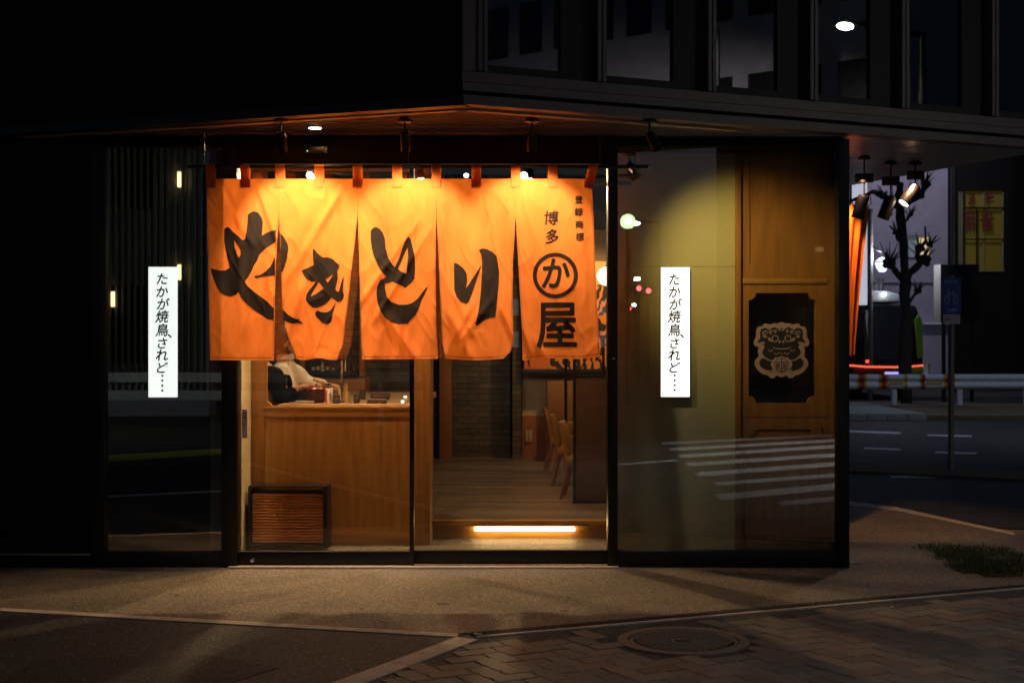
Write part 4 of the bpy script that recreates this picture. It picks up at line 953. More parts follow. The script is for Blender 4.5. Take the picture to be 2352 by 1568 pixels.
# dark red pot
p, u = K3(727, 930, 10.05); t = thing('red_pot', 'dark red round pot with a shiny red lid on the counter', 'pot', p)
MB().lathe([(.0001, .001), (16 * u, .001), (19.5 * u, 6 * u), (20.5 * u, 20 * u), (19 * u, 31 * u), (17.5 * u, 31 * u), (17 * u, 8 * u), (.0001, 6 * u)], p, 32).build('bowl', 'pot_red', t)
MB().lathe([(20.5 * u, 31.2 * u), (20.8 * u, 32.5 * u), (15 * u, 36 * u), (4 * u, 38.5 * u), (.0001, 38.6 * u)], p, 32).build('lid', 'red_enamel', t)
MB().lathe([(1.5 * u, 38 * u), (1.5 * u, 40 * u), (3.5 * u, 41.5 * u), (3 * u, 43.5 * u), (.0001, 44 * u)], p, 16).build('knob', 'red_enamel', t)
p, u = K3(690, 930, 10.35); t = thing('ribbed_pot', 'dark ribbed pot with a red lid behind the hand on the counter', 'pot', p)
MB().lathe([(.0001, .001), (19 * u, .001)] + [(19.5 * u - (i % 2) * .8 * u, (2 + i * 2.2) * u) for i in range(12)] + [(17 * u, 28 * u), (16 * u, 4 * u), (.0001, 4 * u)], p, 32).build('bowl', 'dark_pot', t)
MB().lathe([(18.5 * u, 28.4 * u), (18.8 * u, 30 * u), (12 * u, 34 * u), (.0001, 36 * u)], p, 32).build('lid', 'red_enamel', t)
MB().lathe([(1.6 * u, 35.5 * u), (1.6 * u, 38 * u), (3.2 * u, 39 * u), (.0001, 41 * u)], p, 16).build('knob', 'red_enamel', t)
p, u = K3(700, 928, 9.95); t = thing('steel_tray', 'narrow grey tray lying in front of the ribbed pot', 'tray', p + Vector((0, 0, 0)))
MB().cbox(p + Vector((0, 0, 4 * u)), (42 * u, 10 * u, 6 * u)).build('box', 'tray_grey', t, bevel=.003)
p, u = K3(756, 930, 9.98); t = thing('spice_can', 'white and red can with a black nozzle beside the red pot', 'can', p)
MB().lathe([(.0001, .0), (9 * u, 0), (9 * u, 33 * u), (8 * u, 35 * u), (.0001, 35 * u)], p, 24).build('body', 'can_white', t)
MB().box(p.x - 8.2 * u, p.x - 4.2 * u, p.y - 9.3 * u, p.y - 7.0 * u, p.z + 3 * u, p.z + 30 * u).build('red_label', 'can_red', t)
mb = MB()
for k in range(5): mb.box(p.x + 1 * u, p.x + 6 * u, p.y - 9.2 * u, p.y - 8.2 * u, p.z + (6 + 4 * k) * u, p.z + (7 + 4 * k) * u)
mb.build('label_lines', 'ink_black', t)
mb = MB(); mb.lathe([(5 * u, 35 * u), (6.5 * u, 38 * u), (3 * u, 41 * u), (4 * u, 46 * u), (.0001, 48 * u)], p, 16); mb.cbox(p + Vector((-4 * u, 0, 44 * u)), (8 * u, 3 * u, 3 * u)); mb.build('nozzle', 'clay', t)
p, u = K3(773, 930, 9.95); t = thing('black_jar', 'small black jar between the white can and the steel post', 'jar', p)
MB().lathe([(.0001, 0), (8 * u, 0), (8.6 * u, 3 * u), (8.6 * u, 15 * u), (7.5 * u, 16.5 * u), (6.5 * u, 16.5 * u), (6.5 * u, 5 * u), (.0001, 5 * u)], p, 20).build('body', 'clay', t)
MB().lathe([(.0001, 16.5 * u), (8.9 * u, 16.6 * u), (8.9 * u, 18.5 * u), (.0001, 20 * u)], p, 20).build('lid', 'dark_pot', t)
p, u = K3(795, 930, 10.1); t = thing('chopstick_cup', 'light wooden cup filled with skewers right of the steel post', 'cup', p)
MB().lathe([(.0001, 0), (6.6 * u, 0), (7.2 * u, 26 * u), (6.2 * u, 26 * u), (5.8 * u, 3 * u), (.0001, 3 * u)], p, 20).build('cup', 'bamboo', t)
for k in range(12):
    a = k * 2.4; r = 3.6 * u * math.sqrt((k + 1) / 12); b0 = p + Vector((math.cos(a) * r, math.sin(a) * r, 4 * u))
    MB().tube([b0, b0 + Vector((math.cos(a) * 2 * u - 1.5 * u, 0, (34 + 8 * random.random()) * u))], .6 * u, 6).build('skewer', 'bamboo', t)
# glass sneeze guard on a steel post
t = thing('glass_guard', 'clear glass guard with a steel post standing on the counter', 'glass guard', CP(785, 928))
dg = 10.08; u = K * dg / D0
MB().box(PX(783, dg), PX(787.5, dg), dg - .008, dg + .008, CT, PZ(828, dg)).build('post', 'steel', t, bevel=.002)
MB().box(PX(779, dg), PX(792, dg), dg - .02, dg + .02, CT, CT + .012).build('foot', 'steel', t, bevel=.002)
MB().box(-1.60, PX(783, dg), dg - .003, dg + .003, PZ(894, dg), PZ(834, dg)).build('pane', 'clear_glass', t, smooth=0)
t = thing('bamboo_scoop', 'pale wooden board sloping down towards the steel post', 'board', (PX(740, 10.3), 10.3, CT))
mb = MB(); dg = 10.3
mb.tube([Vector((PX(a, dg), dg, PZ(b, dg))) for a, b in ((719, 870), (748, 880), (772, 887), (779, 896), (780, 912), (780, 929.0))], [.012, .012, .012, .012, .011, .011], 10)
mb.build('handle', 'bamboo', t)
mb = MB(); mb.box(PX(700, dg), PX(750, dg), dg + .03, dg + .12, CT + .001, PZ(893, dg)); mb.build('box', 'bamboo', t, bevel=.004)
emit('glint_glow', (1, .86, .66), 2.2)  # glow inside the little glasses imitates reflections on them
# dark tea cups, folded towels, little glasses with glowing glints
cp = None
for (px, pb, w, h, lb_) in ((819.5, 926, 7.2, 20, 'dark clay tea cup at the front of the counter'), (832, 917, 7.6, 22, 'dark clay tea cup behind the front one on the counter')):
    q = CP(px, pb); u = K * q.y / D0
    t = thing('tea_cup', lb_, 'cup', q, 'dark cups on the kitchen counter')
    MB().lathe([(.0001, 0), (w * .8 * u, 0), (w * u, 3 * u), (w * u, h * u), (w * .88 * u, h * u), (w * .8 * u, 4 * u), (.0001, 4 * u)], q, 20).build('cup', 'clay', t)
    MB().lathe([(w * .99 * u, h * u), (w * 1.03 * u, h * u + .001), (w * .9 * u, h * u + .002)], q, 20).build('rim', 'dark_pot', t)
for (x0, x1, pb, lb_) in ((851, 895, 912, 'folded brown towel farthest back on the counter'), (851, 893, 918, 'folded brown towel in the middle of the counter'), (838, 882, 931, 'folded brown towel at the front edge of the counter')):
    q = CP((x0 + x1) / 2, min(pb, 929)); q.y = max(q.y, 9.93); u = K * q.y / D0
    t = thing('folded_towel', lb_, 'towel', q, 'folded towels on the kitchen counter')
    hw = (x1 - x0) / 2 * u
    for k in range(2): MB().box(q.x - hw + k * .004, q.x + hw - k * .003, q.y - .035, q.y + .09, q.z + .001 + k * .016, q.z + .016 + k * .016).build('fold', 'towel_brown', t, bevel=.006)
for (px, pb, r, h, lb_) in ((921, 931, 4.5, 11, 'bright little glass nearest the black door frame'), (925, 925, 6.0, 13, 'tallest bright little glass on the counter end'), (931, 915, 5.5, 12, 'bright little glass at the back of its cluster')):
    q = CP(px, min(pb, 929)); q.y = max(q.y, 9.9); u = K * q.y / D0
    t = thing('bright_glass', lb_, 'candle glass', q, 'small bright glasses on the counter end')
    MB().lathe([(.0001, 0), (r * u, 0), (r * u, h * u), (r * .88 * u, h * u), (r * .85 * u, 1.5 * u), (.0001, 1.5 * u)], q, 18).build('glass', 'clear_glass', t)
    MB().lathe([(.0001, 1.6 * u), (r * .7 * u, 1.6 * u), (r * .7 * u, h * .50 * u), (.0001, h * .54 * u)], q, 14).build('glint', 'glint_glow', t)
# shelf with steel jug behind the counter
ds = 12.9; t = thing('back_counter', 'wooden back counter with a black top behind the cooks', 'counter', (PX(775, ds), ds, .13))
MB().box(PX(690, ds), PX(838, ds), ds, ds + .5, .13, PZ(866, ds)).build('cabinet', 'post_wood', t, bevel=.003)
MB().box(PX(690, ds), PX(824, ds), ds - .03, ds + .5, PZ(865.5, ds), PZ(853, ds)).build('top', 'black_frame', t, bevel=.004)
MB().box(PX(826, ds), PX(838, ds), ds - .02, ds + .12, PZ(865, ds), 2.6).build('post', 'post_wood', t, bevel=.003)
MB().box(PX(690, ds), PX(700, ds), ds - .02, ds + .1, PZ(865, ds), 2.6).build('post', 'post_wood', t, bevel=.003)
u = K * ds / D0; q = Vector((PX(790, ds), ds + .12, PZ(853, ds)))
t = thing('steel_jug', 'shiny steel jug on the black back counter', 'jug', q)
MB().lathe([(.0001, 0), (7.5 * u, 0), (7 * u, 12 * u), (5 * u, 20 * u), (4.2 * u, 27 * u), (4.8 * u, 29 * u), (4 * u, 29 * u), (3.8 * u, 20 * u), (.0001, 3 * u)], q, 24).build('body', 'steel', t)
MB().tube([q + Vector((4.5 * u, 0, 25 * u)), q + Vector((11 * u, 0, 23 * u)), q + Vector((11.5 * u, 0, 10 * u)), q + Vector((7 * u, 0, 6 * u))], .9 * u, 8).build('handle', 'steel', t)
q = Vector((PX(811, ds), ds + .1, PZ(853, ds))); t = thing('steel_ladle_stand', 'steel ladle leaning in a small steel can right of the jug', 'ladle', q)
MB().lathe([(.0001, 0), (4 * u, 0), (4 * u, 9 * u), (3.4 * u, 9 * u), (3.4 * u, 1 * u), (.0001, 1 * u)], q, 18).build('can', 'steel', t)
MB().tube([q + Vector((-2 * u, 0, 2 * u)), q + Vector((5 * u, 0, 30 * u))], .8 * u, 8).build('ladle', 'steel', t)

for k, (px, h_, mt, lb_) in enumerate(((716, 24, 'bottle_green', 'green bottle leftmost on the black back counter'), (726, 28, 'bottle_brown', 'tall brown bottle second from the left on the back counter'), (737, 22, 'can_white', 'short white bottle third from the left on the back counter'), (748, 27, 'bottle_brown', 'brown bottle right of the white one on the back counter'), (762, 19, 'red_enamel', 'small red bottle nearest the steel jug'))):
    if k == 0: plain('bottle_green', (.02, .08, .03), .15); plain('bottle_brown', (.07, .028, .01), .15)
    u = K * ds / D0; q = Vector((PX(px, ds), ds + .1 + .03 * (k % 2), PZ(853, ds))); t = thing('bottle', lb_, 'bottle', q, 'bottles on the back counter')
    MB().lathe([(.0001, 0), (3.6 * u, 0), (3.8 * u, 1 * u), (3.8 * u, h_ * .6 * u), (1.5 * u, h_ * .78 * u), (1.4 * u, h_ * u), (.0001, h_ * u)], q, 18).build('glass_body', mt, t)
    MB().lathe([(1.7 * u, h_ * u), (1.7 * u, (h_ + 2) * u), (.0001, (h_ + 2.1) * u)], q, 14).build('cap', 'steel', t)
    MB().lathe([(3.9 * u, 3 * u), (3.92 * u, h_ * .42 * u)], q, 18).build('paper_label', 'sticker_white', t)
# poster panel high on the back wall of the dining room
dp = 15.3
po = thing('wall_mural', 'orange and black picture in a black frame above the dining chairs', 'picture', (PX(1300, dp), dp, PZ(735, dp)))
m, n, l, b = newmat('mural')
v = coords(n, l, (1, 1, 1)); wv = n.new('ShaderNodeTexWave'); wv.inputs['Scale'].default_value = 3.2; wv.inputs['Distortion'].default_value = 14; wv.inputs['Detail'].default_value = 3; wv.inputs['Detail Scale'].default_value = 1.4; l.new(v, wv.inputs['Vector'])
f1 = noisetex(n, l, v, 3.2, 3, .6, 1.5)
mt_ = n.new('ShaderNodeMath'); mt_.operation = 'MULTIPLY'; l.new(wv.outputs['Fac'], mt_.inputs[0]); l.new(f1, mt_.inputs[1])
l.new(ramp(n, l, mt_.outputs[0], [(.20, (.025, .02, .016)), (.23, (.85, .30, .07))]), b.inputs['Base Color']); b.inputs['Roughness'].default_value = .6
plain('mural_orange', (.80, .20, .03), .6, 0, .05); plain('mural_cream', (.75, .55, .22), .6, 0, .05)
MB().box(PX(1262, dp), PX(1420, dp), dp, dp + .03, PZ(847, dp), PZ(655, dp)).build('print', 'mural', po, smooth=0)
MB().box(PX(1205, dp), PX(1262, dp) - .002, dp, dp + .03, PZ(847, dp), PZ(655, dp)).build('print', 'mural_orange', po, smooth=0)
MB().box(PX(1205, dp), PX(1420, dp), dp, dp + .03, PZ(654, dp), PZ(600, dp)).build('print', 'mural_cream', po, smooth=0)
MB().box(PX(1200, dp), PX(1425, dp), dp - .02, dp + .04, PZ(861, dp), PZ(848, dp)).build('frame', 'black_frame', po, bevel=.003)
MB().box(PX(1199, dp), PX(1204, dp), dp - .02, dp + .04, PZ(847.8, dp), PZ(590, dp)).build('frame', 'black_frame', po, bevel=.003)
mb = MB()
mb.plate(pts_px([(1211, 828), (1216, 826), (1218, 846), (1214, 838)], dp), [], xz(dp - .004, .002), 1); mb.build('brush_mark', 'ink_black', po, smooth=0)
dlan = 12.2; c = Vector((PX(1398, dlan), dlan, PZ(634, dlan))); t = thing('paper_lantern', 'white round glowing paper lantern cut by the black door post', 'lantern', c)
emit('lantern_glow', (1, .90, .72), 2.6)
MB().ball(c, 27 * K * dlan / D0, 28, 18, (1, 1, .86)).build('shade', 'lantern_glow', t)
MB().tube([c + Vector((0, 0, .08)), (c.x, c.y, 2.62)], .004, 6).build('cord', 'black_metal', t)
MB().lathe([(.03, .0), (.034, .012), (.0001, .014)], c + Vector((0, 0, 25 * K * dlan / D0 * .86)), 16).build('cap', 'black_metal', t)

# partition with black steel frame beside the tables
dp = 11.15; pt = thing('steel_framed_partition', 'black steel frame with a dark wooden panel right of the dining chairs', 'partition', (PX(1360, dp), dp, .13))
for (a, b, c_, d_, y0) in ((1316, 1323, 470, 1162, dp), (1383, 1389, 770, 862, dp)): MB().box(PX(a, dp), PX(b, dp), y0 - .02, y0 + .02, PZ(d_, dp), PZ(c_, dp)).build('post', 'black_metal', pt, bevel=.002)
for z in (772, 863): MB().box(PX(1323, dp), PX(1440, dp), dp - .018, dp + .018, PZ(z + 4, dp), PZ(z - 2, dp)).build('rail', 'black_metal', pt, bevel=.002)
MB().tube([(PX(1323, dp), dp, PZ(862, dp)), (PX(1350, dp), dp, PZ(820, dp))], .005, 8).build('brace', 'black_metal', pt)
MB().box(PX(1323, dp) + .002, PX(1440, dp), dp - .012, dp + .012, PZ(1148, dp), PZ(868, dp)).build('panel', 'dark_wood', pt, bevel=.002)
MB().box(PX(1323, dp) + .002, PX(1440, dp), dp - .018, dp + .018, PZ(1155, dp), PZ(1148, dp) - .001).build('rail', 'black_metal', pt)
dq = 12.9; MB().box(PX(1296, dq), PX(1303, dq), dq - .02, dq + .02, .131, 2.6).build('post', 'black_metal', pt, bevel=.002)
# dining chairs, seen from behind their backs
plain('chair_leather', (.28, .13, .028), .5, 0, .12); plain('chair_leg', (.20, .085, .03), .5)
def chair(loc, rz, label):
    t = thing('dining_chair', label, 'chair', (0, 0, 0), 'tan dining chairs in the shop')
    H = .80
    mb = MB(); prof = [(-.20, .40), (-.215, .55), (-.245, .70), (-.262, H - .02), (-.258, H), (-.235, H), (-.220, H - .02), (-.190, .70), (-.160, .55), (-.150, .40)]
    vs = [Vector((x, y, z)) for y in (-.19, .19) for x, z in prof]; n_ = len(prof)
    mb.add(vs, [tuple(range(n_)), tuple(range(n_, 2 * n_))[::-1]] + [(i, (i + 1) % n_, n_ + (i + 1) % n_, n_ + i) for i in range(n_)])
    mb.build('backrest', 'chair_leather', t, bevel=.012)
    MB().cbox((.02, 0, .40), (.42, .40, .09)).build('seat', 'chair_leather', t, bevel=.022)
    MB().cbox((.02, 0, .34), (.38, .36, .03)).build('seat_frame', 'chair_leg', t, bevel=.004)
    for sx, sy in ((.19, .16), (.19, -.16)): MB().tube([(sx, sy, .33), (sx + .01, sy, .002)], [.022, .015], 8).build('leg', 'chair_leg', t)
    for sy in (.17, -.17): MB().tube([(-.18, sy, .44), (-.17, sy, .33), (-.235, sy, .002)], [.024, .024, .015], 8).build('leg', 'chair_leg', t)
    t.location = loc; t.rotation_euler = (0, 0, R(rz)); t.scale = (.86, .86, .78); return t
ch1 = chair((PX(1349, 11.55), 11.55, .13), -8, 'nearest tan dining chair beside the dark partition')
ch2 = copy_tree(ch1, 'second tan dining chair, just behind the nearest one', None, (PX(1322, 12.6), 12.6, .13), (0, 0, R(-4)))
ch3 = copy_tree(ch1, 'farthest tan dining chair of the three in front of the wooden wall', None, (PX(1300, 13.9), 13.9, .13), (0, 0, R(2)))
tb = thing('dining_table', 'wooden dining table mostly hidden by the dark partition', 'table', (1.45, 12.6, .13))
MB().box(PX(1330, 12.6), 1.95, 12.1, 13.6, .83, .865).build('top', 'counter_top', tb, bevel=.004)
for x, y in ((1.05, 12.25), (1.85, 12.25), (1.05, 13.4), (1.85, 13.4)): MB().box(x - .025, x + .025, y - .025, y + .025, .131, .829).build('leg', 'chair_leg', tb)
sf = thing('bench_seat', 'tan upholstered bench against the wooden back wall', 'bench', (PX(1282, 15.2), 15.2, .13))
MB().box(PX(1252, 15.2), PX(1345, 15.2), 14.95, 15.45, .42, .55).build('seat', 'chair_leather', sf, bevel=.02)
MB().box(PX(1256, 15.2), PX(1345, 15.2), 15.3, 15.45, .55, .98).build('backrest', 'chair_leather', sf, bevel=.03)
MB().box(PX(1256, 15.2), PX(1345, 15.2), 15.0, 15.42, .131, .419).build('base', 'post_wood', sf)

# ------------------------------------------------------------ people
plain('skin', (.50, .27, .17), .5, 0, .06, 30, .05); plain('hair_brown', (.05, .022, .012), .6, 0, .3, 80, .4)
plain('cloth_white', (.72, .66, .58), .85, 0, .05, 30, .2); plain('cloth_black', (.005, .0055, .007), .95, 0, .2, 30, .3, spec=.08); plain('face_dark', (.05, .03, .025), .5)
def skin_mesh(chains, sub=2):
    """chains: list of [(point, radius), ...] lists that may share their first point with another chain"""
    vs, rs, es, idx = [], [], [], {}
    for ch in chains:
        prev = None
        for p, r in ch:
            key = tuple(round(x, 4) for x in p)
            if key not in idx: idx[key] = len(vs); vs.append(tuple(p)); rs.append(r)
            if prev is not None and prev != idx[key]: es.append((prev, idx[key]))
            prev = idx[key]
    me = bpy.data.meshes.new('skin_cage'); me.from_pydata(vs, es, [])
    o = bpy.data.objects.new('skin_cage', me); COL.objects.link(o)
    o.modifiers.new('Skin', 'SKIN'); s = o.modifiers.new('Sub', 'SUBSURF'); s.levels = sub; s.render_levels = sub
    for i, r in enumerate(rs):
        sv = me.skin_vertices[0].data[i]; sv.radius = (r, r) if not isinstance(r, tuple) else r; sv.use_root = (i == 0)
    bpy.context.view_layer.update()
    ev = o.evaluated_get(bpy.context.evaluated_depsgraph_get()); m2 = ev.to_mesh()
    out = ([v.co.copy() for v in m2.vertices], [tuple(p.vertices) for p in m2.polygons]); ev.to_mesh_clear()
    bpy.data.objects.remove(o); bpy.data.meshes.remove(me); return out
def head_mesh(M4):
    """head about 0.235 tall, looks along +Y, centred on the skull"""
    mb = MB(); n, m = 28, 22; vs = []
    for j in range(m + 1):
        th = math.pi * j / m; z = math.cos(th)
        for i in range(n):
            ph = 2 * math.pi * i / n; x, y = math.sin(th) * math.sin(ph), math.sin(th) * math.cos(ph)
            X_, Y_, Z_ = x * .075, y * .095, z * .118
            if z < 0:
                X_ *= 1 - .38 * (-z) ** 1.4
                Y_ = Y_ * (1 - .15 * -z) + .018 * (-z)
            if y > 0: Y_ -= .010 * max(0, 1 - abs(z) * 1.4) * (y ** 4)
            nose = math.exp(-(x / .17) ** 2 - ((z + .14) / .17) ** 2) * (y > 0) * y; Y_ += .030 * nose
            brow = math.exp(-((z - .14) / .10) ** 2) * max(0, y) * .5; Y_ += .005 * brow
            eye = math.exp(-((abs(x) - .42) / .16) ** 2 - ((z - .02) / .09) ** 2) * max(0, y); Y_ -= .008 * eye
            lip = math.exp(-(x / .32) ** 2 - ((z + .52) / .07) ** 2) * max(0, y); Y_ += .007 * lip
            vs.append(M4 @ Vector((X_, Y_, Z_)))
    fs = [(j * n + i, j * n + (i + 1) % n, (j + 1) * n + (i + 1) % n, (j + 1) * n + i) for j in range(m) for i in range(n)]
    mb.add(vs, fs)
    for s in (-1, 1):     # ears
        mb.ball((0, 0, 0), 1, 12, 8); 
        for v in mb.v[-(12 * 9):]:
            q = Vector((s * .076 + v.x * .009, v.y * .017 - .008, v.z * .031 - .012)); v.xyz = M4 @ q
    return mb
def add_hand(mb, wrist, direction, up, side, r=1.0, curl=.5):
    """palm, four fingers and a thumb from the wrist"""
    d = Vector(direction).normalized(); u = Vector(up); u = (u - d * u.dot(d)).normalized(); s = d.cross(u) * side
    w = Vector(wrist)
    pal = w + d * .045
    ch = [[(w - d * .03, .022), (w, .021), (w + d * .03, (.030, .016)), (w + d * .075, (.033, .014))]]
    v, f = skin_mesh(ch); mb.add(v, f)
    for k, (off, L, rad) in enumerate(((-.028, .066, .0085), (-.010, .075, .0088), (.009, .070, .0085), (.026, .055, .0078))):
        b0 = w + d * .062 + s * off; a = curl * (.9 + .12 * k)
        p1 = b0 + d * .022; p2 = p1 + (d * math.cos(a) - u * math.sin(a)) * L * .45; p3 = p2 + (d * math.cos(2 * a) - u * math.sin(2 * a)) * L * .38
        v, f = skin_mesh([[(b0, rad * 1.1), (p1, rad * 1.08), (p2, rad), (p3, rad * .82)]], 1); mb.add(v, f)
    b0 = w + d * .022 - s * .022; v, f = skin_mesh([[(b0, .012), (b0 + d * .022 - s * .022, .0105), (b0 + d * .050 - s * .030 - u * .010, .0085)]], 1); mb.add(v, f)
def figure(name_label, base, head_c, yaw, pitch, J, legs, top_mat, hair=True, hide=(), sleeves=.0, label_cat='person'):
    t = thing('person', name_label, 'person', base)
    b = MB()
    H4 = Matrix.Translation(head_c) @ Matrix.Rotation(R(yaw), 4, 'Z') @ Matrix.Rotation(R(pitch), 4, 'X')
    neck_top = H4 @ Vector((0, -.015, -.085))
    v, f = skin_mesh([[(J['pelvis'], (.15, .11)), (J['waist'], (.135, .10)), (J['chest'], (.16, .115)), (J['neck'], .062), (neck_top, .052)],
        [(J['chest'], (.16, .115)), (J['ls'], .055), (J['le'], .042), (J['lw'], .027)], [(J['chest'], (.16, .115)), (J['rs'], .055), (J['re'], .042), (J['rw'], .027)],
        [(J['pelvis'], (.15, .11)), (legs[0][0], .085), (legs[0][1], .058), (legs[0][2], .042), (legs[0][3], .035)], [(J['pelvis'], (.15, .11)), (legs[1][0], .085), (legs[1][1], .058), (legs[1][2], .042), (legs[1][3], .035)]])
    b.add(v, f); hm = head_mesh(H4); b.add(hm.v, hm.f)
    for w_, e_, sd in (('lw', 'le', 1), ('rw', 're', -1)):
        dd = Vector(J[w_]) - Vector(J[e_]); add_hand(b, J[w_], (dd.x, dd.y, dd.z * .4), (0, 0, 1), sd)
    b.build('body', 'skin', t, smooth=180)
    c = MB()
    v, f = skin_mesh([[(J['pelvis'], (.175, .135)), (J['waist'], (.165, .125)), (J['chest'], (.18, .135)), (Vector(J['neck']) - Vector((0, 0, .01)), .074)],
        [(J['chest'], (.18, .135)), (J['ls'], .078), (J['le'], .062), (Vector(J['lw']).lerp(Vector(J['le']), .10), .043)], [(J['chest'], (.18, .135)), (J['rs'], .078), (J['re'], .062), (Vector(J['rw']).lerp(Vector(J['re']), .10), .043)]])
    for q in v: q += Vector((1, 1, .4)) * noise.noise(q * 14) * .010
    c.add(v, f); co = c.build('jacket', top_mat, t, smooth=180)
    tr = MB()
    v, f = skin_mesh([[(J['pelvis'], (.165, .125)), (legs[0][0], .10), (legs[0][1], .078), (legs[0][2], .062)], [(J['pelvis'], (.165, .125)), (legs[1][0], .10), (legs[1][1], .078), (legs[1][2], .062)]])
    tr.add(v, f); tr.build('trousers', 'cloth_black', t, smooth=180)
    # hair: a cap over the back and crown of the skull
    h = MB(); n, m = 30, 18; vs = []
    for j in range(m + 1):
        th = math.pi * .72 * j / m; z = math.cos(th)
        for i in range(n):
            ph = 2 * math.pi * i / n; x, y = math.sin(th) * math.sin(ph), math.sin(th) * math.cos(ph)
            k = 1.0 if (y < .25 or z > .55) else 0
            cut = 1.09 + .04 * noise.noise(Vector((x * 6, y * 6, z * 6)))
            q = Vector((x * .078 * cut, y * .096 * cut - .004, z * .120 * cut))
            if y > .10 and z < .50: q *= .90
            if z < -.1: q.x *= .92
            vs.append(H4 @ q)
    h.add(vs, [(j * n + i, j * n + (i + 1) % n, (j + 1) * n + (i + 1) % n, (j + 1) * n + i) for j in range(m) for i in range(n)]); h.build('hair', 'hair_brown', t, smooth=180)
    e = MB()
    for s in (-1, 1):
        for k, (cx, cz, rr) in enumerate(((.031, .004, .009),)):
            q = H4 @ Vector((s * cx, .079, cz)); e.ball(q, rr, 10, 8)
        e.tube([H4 @ Vector((s * .016, .091, .028)), H4 @ Vector((s * .032, .088, .033)), H4 @ Vector((s * .050, .076, .027))], .003, 6)
    e.tube([H4 @ Vector((-.022, .083, -.062)), H4 @ Vector((0, .092, -.064)), H4 @ Vector((.022, .083, -.062))], .0028, 6)
    e.build('face_features', 'face_dark', t)
    return t, H4
d1 = 10.72
def V(px, py, d): return P(px, py, d)
F = .131
chef, H4 = figure('cook in a white jacket leaning over the counter, face half hidden by the orange curtain', (V(655, 900, d1).x, d1, F), V(658, 786, d1), -72, -24,
    dict(pelvis=V(640, 985, d1), waist=V(648, 930, d1), chest=V(659, 872, d1), neck=V(655, 826, d1), ls=V(672, 852, d1 + .17), le=V(712, 882, d1 + .16), lw=V(752, 884, d1 - .02),
         rs=V(650, 858, d1 - .15), re=V(668, 905, d1 - .20), rw=V(700, 905, d1 - .05)),
    [[V(635, 1010, d1 + .10), Vector((V(640, 0, d1).x, d1 + .1, F + .48)), Vector((V(636, 0, d1).x, d1 + .1, F + .08)), Vector((V(650, 0, d1).x + .12, d1 + .1, F + .04))],
     [V(635, 1010, d1 - .10), Vector((V(642, 0, d1).x, d1 - .1, F + .48)), Vector((V(636, 0, d1).x, d1 - .1, F + .08)), Vector((V(650, 0, d1).x + .12, d1 - .1, F + .04))]], 'cloth_white')
mb = MB(); mb.tube([V(662, 828, d1 - .13), V(664, 845, d1 - .150), V(666, 880, d1 - .155), V(668, 905, d1 - .14)], .003, 6); mb.build('placket', 'tray_grey', chef)
mb = MB(); nk = V(656, 824, d1)
mb.lathe([(.066, -.022), (.072, .018), (.068, .020), (.060, -.020)], nk, 22, Matrix.Rotation(R(-20), 4, 'Y')); mb.build('collar', 'cloth_white', chef)
d2 = 10.22
p2, H5 = figure('second cook in black, bent before the cook in white, head hidden behind the curtain', (V(612, 900, d2).x, d2, F), V(592, 776, d2), -70, -20,
    dict(pelvis=V(600, 1010, d2 + .05), waist=V(606, 950, d2), chest=V(616, 890, d2), neck=V(597, 838, d2), ls=V(640, 880, d2 + .12), le=V(664, 925, d2 + .14), lw=V(712, 912, d2 + .13),
         rs=V(632, 868, d2 - .10), re=V(648, 918, d2 - .10), rw=V(683, 891, d2 - .02)),
    [[V(600, 1040, d2 + .10), Vector((V(604, 0, d2).x, d2 + .1, F + .48)), Vector((V(598, 0, d2).x, d2 + .1, F + .08)), Vector((V(606, 0, d2).x + .12, d2 + .1, F + .04))],
     [V(600, 1040, d2 - .06), Vector((V(604, 0, d2).x, d2 - .08, F + .48)), Vector((V(598, 0, d2).x, d2 - .08, F + .08)), Vector((V(606, 0, d2).x + .12, d2 - .08, F + .04))]], 'cloth_black')

# ------------------------------------------------------------ side curtain beyond the corner post
plain('kerb_soil', (.16, .10, .05), .95, 0, .35, 20, .6); plain('grey_render', (.34, .31, .38), .85, 0, .12, 3, .1); plain('pale_kerb', (.28, .27, .24), .85, 0, .15, 8, .2)
dn = 10.75
sn = thing('side_curtain', 'orange curtain edge hanging beyond the corner post, blown towards the shop', 'curtain', P(1975, 460, dn))
mb = MB(); NU, NV = 24, 40; vs = []
for j in range(NV + 1):
    v = j / NV; py = 470 + 345 * v
    xr = 1996 - 36 * v ** 1.25 - 6 * math.sin(v * 3); xl = 1925 - 4 * v
    for i in range(NU + 1):
        u = i / NU; px = xl + (xr - xl) * u
        vs.append(P(px, py + 8 * (1 - u), dn) + Vector((0, .05 * math.sin(u * 16 + v * 2) * (.3 + v) + (1 - u) * -.25, 0)))
mb.add(vs, [(j * (NU + 1) + i, j * (NU + 1) + i + 1, (j + 1) * (NU + 1) + i + 1, (j + 1) * (NU + 1) + i) for j in range(NV) for i in range(NU)]); mb.build('cloth_panel', 'noren_cloth', sn, smooth=180, fixn=False)
mb = MB()
for k in range(5):
    a = P(1957 + k * 10, 458 - k * 4, dn); b_ = P(1952 + k * 10, 478 - k * 2, dn); mb.tube([a, b_], .004, 6); mb.tube([a, P(1961 + k * 10, 478 - k * 2, dn)], .004, 6)
mb.build('tie_cord', 'noren_cloth', sn)
t = thing('side_curtain_rod', 'slanting black rod that carries the orange side curtain beyond the corner post', 'curtain rod', P(1975, 455, dn))
MB().tube([P(1920, 476, dn - .2), P(2004, 441, dn + .05)], .012, 12).build('rod', 'black_metal', t)
MB().ball(P(2004, 441, dn + .05), .018, 12, 8).build('end_cap', 'brass_rail', t)

